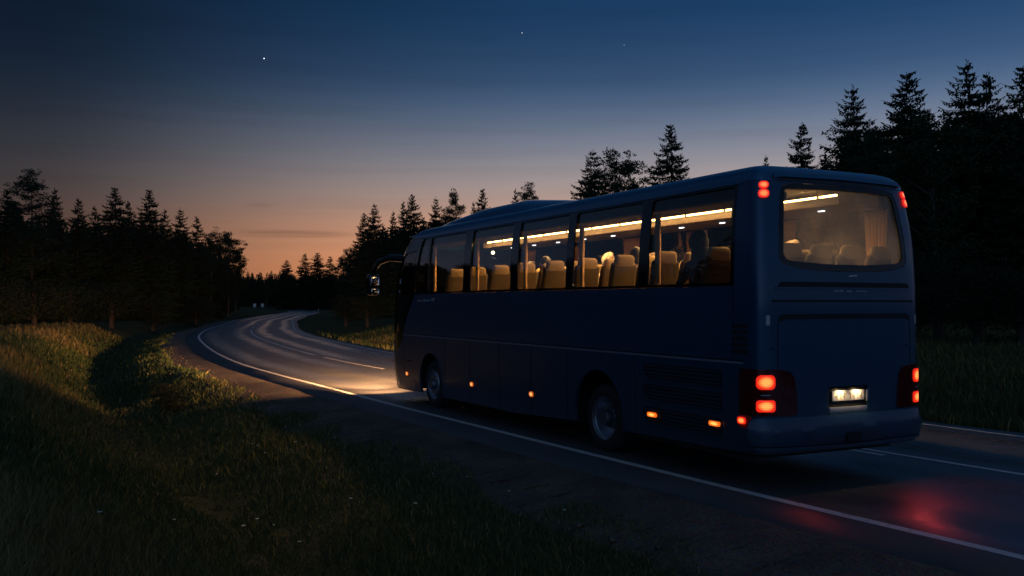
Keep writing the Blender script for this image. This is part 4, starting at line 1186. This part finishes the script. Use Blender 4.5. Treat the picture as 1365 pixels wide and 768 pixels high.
# ---- mirror on the front corner
for s in (1, -1):
    arm = MB().tube([(8.62, 1.12 * s, 3.22), (8.95, 1.34 * s, 3.25), (9.28, 1.47 * s, 3.17), (9.47, 1.52 * s, 3.0), (9.53, 1.53 * s, 2.86)], [.085, .085, .075, .06, .05], 12).build('mirror_arm', M['black'], bus)
    mh = MB().box((9.56, 1.54 * s, 2.63), (.20, .27, .50), Matrix.Rotation(.15 * s, 4, 'Z'), .05, 4).build('mirror', M['black'], bus)
    MB().box((9.455, 1.53 * s, 2.72), (.012, .20, .22), Matrix.Rotation(.15 * s, 4, 'Z'), .02, 3).build('mirror_glass', M['mirrorglass'], mh)
    MB().box((9.455, 1.53 * s, 2.48), (.012, .20, .13), Matrix.Rotation(.15 * s, 4, 'Z'), .02, 3).build('mirror_glass', M['mirrorglass'], mh)

# ---- cabin
FL = 1.60
MB().box((2.7, 0, FL - .03), (11.9, 2.5, .06)).build('cabin_floor', M['cabinfloor'], bus)
MB().box((2.6, 0, 3.705), (11.4, 2.2, .03)).build('ceiling', M['liner'], bus)
for s in (1, -1):
    MB().box((2.7, 1.275 * s, 2.0), (11.6, .02, .76)).build('side_lining', M['liner'], bus)
    rk = MB()
    rk.box((2.3, .82 * s, 3.452), (10.6, .74, .03), Matrix.Rotation(-.05 * s, 4, 'X'), .01)
    rk.box((2.3, .452 * s, 3.50), (10.6, .035, .11), None, .012)
    for k in range(12): rk.box((-2.6 + k * .93, .82 * s, 3.57), (.02, .70, .22))
    MB().box((2.3, 1.165 * s, 3.53), (10.6, .03, .20), None, .005).build('rack_blackout', M['blackmatte'], bus)  # black strip added to hide the lit rack behind the window tops
    rk = rk.build('luggage_rack', M['rack'], bus)
    MB().box((2.3, .505 * s, 3.576), (10.4, .02, .026)).build('light_strip', M['cabinlight' if s < 0 else 'dimlight'], rk)
    for k in range(10):
        x = -2.35 + k * 1.02
        if s < 0: MB().box((x, .80 * s, 3.432), (.10, .04, .012), None, .005).build('reading_light', M['led'], rk)
MB().box((2.3, 0, 3.68), (10.6, .12, .02), None, .004).build('ceiling_fill_panel', M['ceilingfill'], bus)  # unseen glowing panel, added to light the seats from above
al = bpy.data.lights.new('cabin_fill', 'AREA'); al.shape = 'RECTANGLE'; al.size = 10.4; al.size_y = .10; al.energy = 600; al.color = (1, .56, .21); al.spread = math.radians(160)  # added fill light, brightens the seat tops and leaves their sides dark
ao = bpy.data.objects.new('cabin_fill', al); link(ao, bus); ao.location = (2.3, -.12, 3.655)
al = bpy.data.lights.new('rear_bench_fill', 'AREA'); al.shape = 'RECTANGLE'; al.size = .5; al.size_y = .5; al.energy = 26; al.color = (1, .64, .30); al.spread = math.radians(160)  # added fill light for the rear bench and the rear glass
ao = bpy.data.objects.new('rear_bench_fill', al); link(ao, bus); ao.location = (-2.45, .1, 3.615); ao.rotation_euler = Vector((-.45, -.1, -1)).to_track_quat('-Z', 'Y').to_euler()
# domed ceiling duct near the rear bench
MB().box((-2.55, .1, 3.665), (.7, .8, .07), None, .03, 3).build('ceiling_duct', M['liner'], bus)
MB().ball((4.7, .72, 3.18), .035, (1, 1, 1)).build('reading_lamp', M['readlamp'], bus)
MB().tube([(4.7, .72, 3.2), (4.7, .72, 3.45)], .008, 6).build('lamp_stem', M['blackmatte'], bus)
MB().box((8.4, 0, 2.0), (.5, 2.2, .5), None, .12, 4).build('dashboard', M['blackmatte'], bus)
MB().box((-3.43, 0, 2.05), (.03, 2.3, 1.05)).build('rear_lining', M['liner'], bus)

def seat_proto(x, y):
    s = MB().box((.02, 0, 2.05), (.50, .46, .15), None, .05, 3).box((.02, 0, 1.8), (.34, .08, .38)).build('seat', M['seat'], bus)
    s.location = (x, y, 0)
    R = Matrix.Rotation(-.20, 4, 'Y')
    MB().box((-.27, 0, 2.42), (.13, .47, .74), R, .055, 4, taper=(.85, .92)).build('backrest', M['seat'], s)
    MB().box((-.345, 0, 2.80), (.125, .36, .20), R, .055, 4, taper=(.8, .9)).build('headrest', M['litheadrest'], s)
    MB().box((.0, .245, 2.27), (.34, .04, .05), None, .015, 2).build('armrest', M['blackmatte'], s)
    return s
ROWS = [6.22, 5.2, 4.18, 3.16, 2.14, 1.12, .10, -.92, -2.02]
sp = None
for X in ROWS:
    for Y in (.98, .50, -.50, -.98):
        if sp is None: sp = seat_proto(X, Y)
        else:
            c = copy_tree(sp, bus); c.location = (X, Y, 0)
for Y in (1.02, .51, 0, -.51, -1.02):
    c = copy_tree(sp, bus); c.location = (-2.78, Y, 0.02)

def curtain(x, y, width, flare=1.25, top=3.40, bot=2.42, pinch=None):
    V, F = [], []; N, K = 40, 14
    for k in range(K + 1):
        t = k / K; z = top + (bot - top) * t
        wd = width * (flare + (1 - flare) * min(1, t * 1.6)) if pinch is None else width * (1 - .35 * math.sin(min(1, t * 1.3) * PI))
        for i in range(N + 1):
            u = -.5 + i / N; V.append((x + wd * u, y + .022 * math.sin(u * 38 + .8 * math.sin(t * 3)), z))
    for k in range(K):
        for i in range(N):
            q = k * (N + 1) + i; F.append((q, q + 1, q + N + 2, q + N + 1))
    o = mesh_obj('curtain', V, F, M['curtain'], bus, smooth=True)
    so = o.modifiers.new('cloth', 'SOLIDIFY'); so.thickness = .006
for x in (6.72, 4.7, 2.7, .80, -1.22): curtain(x, -1.19, .42, 1.35)
for x in (6.60, 4.46, 2.50, .63, -1.34): curtain(x, 1.17, .07, 1.4)
curtain(-2.95, -1.17, .3, 1.3); curtain(-2.98, 1.17, .22, 1.2)

# ---- passengers
BM = Matrix.Translation(R0 - LF * .055) @ Matrix.Rotation(ANG, 4, 'Z')
def person(x, y, label, coat, hood, hair, lean=0, scale=1.0, arm_fwd=.2):
    """seated, facing the front of the coach; local x forward; seat surface at z=2.13"""
    z0 = 2.15
    me = bpy.data.meshes.new('person'); bm = bmesh.new(); sk = bm.verts.layers.skin.verify()
    def vv(p, r):
        v = bm.verts.new(p); v[sk].radius = (r if isinstance(r, tuple) else (r, r)); return v
    pel = vv((0, 0, .08), (.15, .17)); sp_ = vv((-.03, 0, .25), (.13, .16)); chs = vv((-.02, 0, .42), (.125, .19)); nk = vv((.0 + lean * .1, lean * .4, .56), .062)
    hd0 = vv((.02 + lean * .14, lean * .55, .64), (.075, .07)); hd1 = vv((.025 + lean * .16, lean * .62, .72), (.098, .082)); hd2 = vv((.015 + lean * .18, lean * .68, .80), (.078, .07))
    for a, b in ((pel, sp_), (sp_, chs), (chs, nk), (nk, hd0), (hd0, hd1), (hd1, hd2)): bm.edges.new((a, b))
    for s in (1, -1):
        sh = vv((-.02, .20 * s, .46), .068); el = vv((.06 + arm_fwd * .3, .26 * s, .22), .047); wr = vv((.28 + arm_fwd * .3, .15 * s, .16), .033); hn = vv((.36 + arm_fwd * .3, .11 * s, .15), (.03, .04))
        hp = vv((.06, .10 * s, .07), .10); kn = vv((.46, .12 * s, .09), .068); an = vv((.42, .12 * s, -.38), .042); ft = vv((.58, .12 * s, -.45), (.035, .045))
        for a, b in ((chs, sh), (sh, el), (el, wr), (wr, hn), (pel, hp), (hp, kn), (kn, an), (an, ft)): bm.edges.new((a, b))
        # five fingers closing over the thigh
        for k, (oy, ln) in enumerate(((.03, .055), (.012, .07), (-.006, .075), (-.022, .065))):
            a = vv((hn.co.x + .03, hn.co.y + oy, .145), .011); b = vv((hn.co.x + .03 + ln, hn.co.y + oy, .125), .009)
            bm.edges.new((hn, a)); bm.edges.new((a, b))
        t1 = vv((hn.co.x - .005, hn.co.y - .045 * s, .15), .012); t2 = vv((hn.co.x + .03, hn.co.y - .06 * s, .14), .010); bm.edges.new((hn, t1)); bm.edges.new((t1, t2))
    nose = vv((.125 + lean * .16, lean * .62, .705), .016); bm.edges.new((hd1, nose))
    for s in (1, -1):
        ea = vv((.02 + lean * .16, lean * .62 + .088 * s, .715), .018); bm.edges.new((hd1, ea))
    for v in bm.verts: v[sk].use_root = False
    pel[sk].use_root = True
    bm.to_mesh(me); bm.free()
    tmp = bpy.data.objects.new('person', me); COL.objects.link(tmp)
    tmp.modifiers.new('skin', 'SKIN').use_smooth_shade = True
    sb = tmp.modifiers.new('sub', 'SUBSURF'); sb.levels = 2; sb.render_levels = 2
    dg = bpy.context.evaluated_depsgraph_get(); ev = tmp.evaluated_get(dg)
    m2 = bpy.data.meshes.new_from_object(ev); bpy.data.objects.remove(tmp)
    m2.materials.clear()
    for k in (coat, 'skin', 'trousers'): m2.materials.append(M[k])
    mi = []
    for p in m2.polygons:
        c = p.center
        mi.append(1 if (c.z > .565 or (c.x > .31 and c.z > .115 and abs(c.y) < .2 and c.z < .2 and c.x > .33 + arm_fwd * .25)) else (2 if (c.z < .16 and c.x > .10) or c.z < .05 else 0))
    m2.polygons.foreach_set('material_index', mi)
    o = bpy.data.objects.new('person', m2); link(o)
    o.matrix_world = BM @ Matrix.Translation((x, y, z0)) @ Matrix.Scale(scale, 4)
    tag(o, label, 'person')
    # hair or hood
    hb = MB(); c = Vector((.005 + lean * .17, lean * .64, .745))
    if hood:
        hb.ball(c + Vector((-.012, 0, .0)), .122, (1.02, .92, 1.12), 18, 12); nm, hm = 'hood', hood
        hb.ball(c + Vector((-.06, 0, .07)), .075, (1.1, .85, 1.0), 14, 9)
        hb.tube([c + Vector((-.04, 0, -.06)), c + Vector((-.05, -lean * .2, -.2))], [.10, .13], 14)
    else:
        hb.ball(c + Vector((-.018, 0, .018)), .108, (1.0, .86, 1.02), 18, 12); nm, hm = 'hair', hair
        hb.ball(c + Vector((-.04, 0, -.05)), .085, (.8, 1.0, 1.1), 14, 9)
    bm = hb.bm
    # keep the face clear
    dl = [f for f in bm.faces if (f.calc_center_median() - c).x > .055 and (f.calc_center_median() - c).z < .055]
    bmesh.ops.delete(bm, geom=dl, context='FACES')
    h = hb.build(nm, M[hm], o, 60)
    so = h.modifiers.new('thick', 'SOLIDIFY'); so.thickness = .012
    # eyes and mouth
    eb = MB()
    for s in (1, -1): eb.ball((.105 + lean * .16, lean * .62 + .032 * s, .735), .011, (1, 1, 1), 8, 6)
    eb.build('eyes', M['hair'], o)
    MB().box((.112 + lean * .15, lean * .6, .665), (.012, .045, .008), None, .003).build('mouth', M['curtain'], o)
    return o
person(2.46, -.50, 'passenger in a pale hooded top, brightly lit across the aisle of the coach', 'palehood', 'palehood', None, .0, 1.08)
person(.12, .48, 'passenger with dark hair in an aisle seat just behind the pale hooded passenger', 'darkcoat', None, 'hair', .05, 1.03)
person(1.16, -.52, 'passenger in a brown hood across the aisle, ahead of the large dark coated one', 'browncoat', 'browncoat', None, .0, 1.0)
person(5.26, -.50, 'passenger with brown hair across the aisle near the front of the coach', 'browncoat', None, 'hair', .1, 1.05)
person(3.18, .48, 'passenger in a grey coat in an aisle seat in the front half of the coach', 'greycoat', None, 'hair', -.12, 1.03)
person(-1.98, .93, 'large passenger in a dark coat and hood at the rearmost side window', 'darkcoat', 'darkcoat', None, .08, 1.12)
person(-1.98, -.62, 'passenger with grey hood seen over the rear bench through the rear window', 'greycoat', 'palehood', None, .0, 1.03)

# ---- lamps that are lit
def spot(name, loc, aim, energy, size, blend, col, soft=.06):
    l = bpy.data.lights.new(name, 'SPOT'); l.energy = energy; l.color = col; l.spot_size = math.radians(size); l.spot_blend = blend; l.shadow_soft_size = soft
    o = bpy.data.objects.new(name, l); link(o, bus); o.location = loc
    o.rotation_euler = (Vector(aim) - Vector(loc)).to_track_quat('-Z', 'Y').to_euler()
    return o
for s in (1, -1):
    hl = panel('headlight', [(q if s == 1 else 2 * UFC - q, v) for q, v in rrect(9.18, .62, 9.62, .86, .06)], (), .02, .015, M['alu'], bus)
    spot('headlight_beam', (9.18, 1.0 * s, .80), (30, 1.0 * s - .6, .12), 21000, 53, 1, (1, .50, .20), .015)
    spot('headlight_spread', (9.18, .98 * s, .80), (21, 1.0 * s + 1.0, .3), 2500, 122, 1, (1, .50, .20), .015)
    MB().box((9.29, .99 * s, .825), (.26, .26, .012), None, .004).build('beam_block_plate', M['blackmatte'], hl)   # unseen plate, added to keep the beam off the trees
    spot('tail_light_wash', (-3.62, 1.14 * s, 1.0), (-5.2, 1.0 * s, 0), 2.5 if s > 0 else 9, 130, 1, (1, .06, .06), .08)
    spot('tail_light_glow', (-3.62, 1.16 * s, 1.22), (-4.45, 1.75, 0) if s > 0 else (-4.95, .05, 0), 1.1 if s > 0 else 3.6, 40 if s > 0 else 46, 1, (1, .07, .06), .05)

# ------------------------------------------------------------------ stars
def dirv(px, py):
    p = math.radians(.978); d = Vector(((px - 682.5) / 1230, 1, -(py - 384) / 1230))
    return Vector((d.x, math.cos(p) * d.y - math.sin(p) * d.z, math.sin(p) * d.y + math.cos(p) * d.z)).normalized()
for px, py, r, st, lb in ((352, 78, 1.6, 2.2, 'brightest star, high on the left of the evening sky'), (696, 44, 1.4, 1.0, 'fainter star near the top middle of the sky'), (832, 60, 1.2, .45, 'faintest star, right of the top middle of the sky')):
    d = dirv(px, py) * 3000; bm_ = MB(); bm_.ball((0, 0, 0), r, (1, 1, 1), 12, 8)
    o = bm_.build('star', em('starlight_%d' % px, (.85, .92, 1), st), None); o.location = d + Vector((0, 0, CAM_Z)); tag(o, lb, 'star')

# ------------------------------------------------------------------ sky
wd = bpy.data.worlds.new('World'); SC.world = wd; wd.use_nodes = True
nt = wd.node_tree; L = nt.links.new; bg = nt.nodes['Background']
def mth(op, a, b=None, c=None):
    n = nt.nodes.new('ShaderNodeMath'); n.operation = op
    for i, v in enumerate((a, b, c)):
        if v is None: continue
        if isinstance(v, (int, float)): n.inputs[i].default_value = v
        else: L(v, n.inputs[i])
    return n.outputs[0]
tc = nt.nodes.new('ShaderNodeTexCoord'); sep = nt.nodes.new('ShaderNodeSeparateXYZ'); L(tc.outputs['Generated'], sep.inputs[0])
elev = mth('MULTIPLY', mth('ARCSINE', sep.outputs[2]), 180 / PI)
azim = mth('MULTIPLY', mth('ARCTAN2', sep.outputs[0], sep.outputs[1]), 180 / PI)
ramp = nt.nodes.new('ShaderNodeValToRGB')
stops = [(-4, (70, 45, 34)), (0, (204, 122, 74)), (2.8, (204, 138, 98)), (5.3, (164, 129, 111)), (7.2, (136, 124, 122)), (9.3, (104, 107, 118)), (11.8, (61, 80, 104)), (14, (38, 60, 89)), (17.4, (16, 45, 75)), (25, (14, 43, 74)), (40, (16, 44, 75)), (62, (18, 46, 78))]
el = ramp.color_ramp.elements
for i, (d, c) in enumerate(stops):
    pos = (d + 6) / 70
    if i < 2: e = el[i]; e.position = pos
    else: e = el.new(pos)
    e.color = lin(*c)
ramp.color_ramp.interpolation = 'B_SPLINE'
L(mth('DIVIDE', mth('ADD', elev, 6), 70), ramp.inputs[0])
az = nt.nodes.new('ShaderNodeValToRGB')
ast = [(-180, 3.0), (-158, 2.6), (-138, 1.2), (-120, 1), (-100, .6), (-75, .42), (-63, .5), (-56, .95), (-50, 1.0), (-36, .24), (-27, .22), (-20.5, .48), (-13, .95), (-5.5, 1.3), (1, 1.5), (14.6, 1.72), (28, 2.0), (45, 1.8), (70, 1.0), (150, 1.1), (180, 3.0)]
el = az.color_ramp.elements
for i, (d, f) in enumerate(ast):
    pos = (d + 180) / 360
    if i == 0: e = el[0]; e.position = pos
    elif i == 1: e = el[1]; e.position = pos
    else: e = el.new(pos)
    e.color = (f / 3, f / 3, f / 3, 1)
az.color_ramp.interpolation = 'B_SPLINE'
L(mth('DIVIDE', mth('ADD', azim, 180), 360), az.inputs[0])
# away from the afterglow the sky is plain dusk blue
cool = nt.nodes.new('ShaderNodeValToRGB')
cst = [(-4, (16, 20, 28)), (0, (78, 94, 118)), (6, (74, 90, 118)), (14, (58, 80, 112)), (25, (50, 70, 98)), (45, (44, 62, 86)), (64, (40, 58, 80))]
el = cool.color_ramp.elements
for i, (d, c) in enumerate(cst):
    pos = (d + 6) / 70
    if i < 2: e = el[i]; e.position = pos
    else: e = el.new(pos)
    e.color = lin(*c)
L(mth('DIVIDE', mth('ADD', elev, 6), 70), cool.inputs[0])
wf = nt.nodes.new('ShaderNodeMapRange'); wf.interpolation_type = 'SMOOTHSTEP'; wf.inputs[1].default_value = 17; wf.inputs[2].default_value = 72; wf.inputs[3].default_value = 0; wf.inputs[4].default_value = 1
L(mth('ABSOLUTE', mth('SUBTRACT', azim, 8)), wf.inputs[0])
wmix = nt.nodes.new('ShaderNodeMix'); wmix.data_type = 'RGBA'
L(wf.outputs[0], wmix.inputs[0]); L(ramp.outputs[0], wmix.inputs[6]); L(cool.outputs[0], wmix.inputs[7])
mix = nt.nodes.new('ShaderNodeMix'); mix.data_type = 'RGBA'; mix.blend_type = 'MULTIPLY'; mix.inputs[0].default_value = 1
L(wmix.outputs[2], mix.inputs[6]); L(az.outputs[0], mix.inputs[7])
# thin streaks of cloud low over the glow
cv = nt.nodes.new('ShaderNodeCombineXYZ'); L(mth('MULTIPLY', azim, .055), cv.inputs[0]); L(mth('MULTIPLY', elev, 1.15), cv.inputs[1])
cn = nt.nodes.new('ShaderNodeTexNoise'); cn.inputs['Scale'].default_value = 1.0; cn.inputs['Detail'].default_value = 6; cn.inputs['Distortion'].default_value = .3
L(cv.outputs[0], cn.inputs['Vector'])
bell = mth('POWER', 2.718, mth('MULTIPLY', mth('POWER', mth('DIVIDE', mth('SUBTRACT', elev, mth('MULTIPLY_ADD', cn.outputs[0], .9, 3.78)), .13), 2), -1))
bela = mth('POWER', 2.718, mth('MULTIPLY', mth('POWER', mth('DIVIDE', mth('SUBTRACT', azim, -13.2), 3.4), 4), -1))
wisp = mth('MULTIPLY', mth('POWER', 2.718, mth('MULTIPLY', mth('POWER', mth('DIVIDE', mth('SUBTRACT', elev, mth('MULTIPLY_ADD', cn.outputs[0], 1.2, 5.3)), .2), 2), -1)), mth('POWER', 2.718, mth('MULTIPLY', mth('POWER', mth('DIVIDE', mth('SUBTRACT', azim, -15.3), .75), 2), -1)))
streak = mth('MULTIPLY', mth('ADD', mth('MULTIPLY', bell, bela), mth('MULTIPLY', wisp, .5)), .26)
soft = nt.nodes.new('ShaderNodeMapRange'); soft.inputs[1].default_value = .45; soft.inputs[2].default_value = .8; soft.inputs[3].default_value = 0; soft.inputs[4].default_value = .10; L(cn.outputs[0], soft.inputs[0])
dark = mth('SUBTRACT', 1, mth('ADD', streak, soft.outputs[0]))
mix2 = nt.nodes.new('ShaderNodeMix'); mix2.data_type = 'RGBA'; mix2.blend_type = 'MULTIPLY'; mix2.inputs[0].default_value = 1
L(mix.outputs[2], mix2.inputs[6]); L(dark, mix2.inputs[7])
sk = nt.nodes.new('ShaderNodeTexSky'); sk.sky_type = 'NISHITA'; sk.sun_disc = False; sk.sun_elevation = math.radians(-5); sk.sun_rotation = math.radians(-4)
mix3 = nt.nodes.new('ShaderNodeMix'); mix3.data_type = 'RGBA'; mix3.blend_type = 'ADD'; mix3.inputs[0].default_value = .012
mul3 = nt.nodes.new('ShaderNodeMix'); mul3.data_type = 'RGBA'; mul3.blend_type = 'MULTIPLY'; mul3.inputs[0].default_value = 1; mul3.inputs[7].default_value = (3, 3, 3, 1)
mul3.clamp_result = False
L(mix2.outputs[2], mul3.inputs[6]); L(mul3.outputs[2], mix3.inputs[6]); L(sk.outputs[0], mix3.inputs[7])
L(mix3.outputs[2], bg.inputs[0]); bg.inputs[1].default_value = 1

sun = bpy.data.lights.new('sun', 'SUN'); sun.energy = .01; sun.angle = math.radians(12); sun.color = (1, .7, .5)
so = bpy.data.objects.new('sun', sun); link(so); so.rotation_euler = Vector((0, -1, -.12)).to_track_quat('-Z', 'Y').to_euler()

# ------------------------------------------------------------------ camera
cam = bpy.data.cameras.new('camera'); co = bpy.data.objects.new('camera', cam); link(co)
co.location = (0, 0, CAM_Z); co.rotation_euler = (math.radians(90.978), 0, 0)
cam.sensor_width = 36; cam.lens = 1230 / 1365 * 36; cam.clip_end = 8000; cam.clip_start = .05
SC.camera = co
SC.view_settings.view_transform = 'Standard'; SC.view_settings.look = 'None'; SC.view_settings.exposure = 0; SC.view_settings.gamma = 1
SC.cycles.transparent_max_bounces = 24; SC.cycles.max_bounces = 7; SC.cycles.diffuse_bounces = 3; SC.cycles.glossy_bounces = 4
SC.cycles.caustics_reflective = False; SC.cycles.caustics_refractive = False; SC.cycles.sample_clamp_indirect = 4
SC.cycles.use_adaptive_sampling = True; SC.cycles.adaptive_threshold = .02
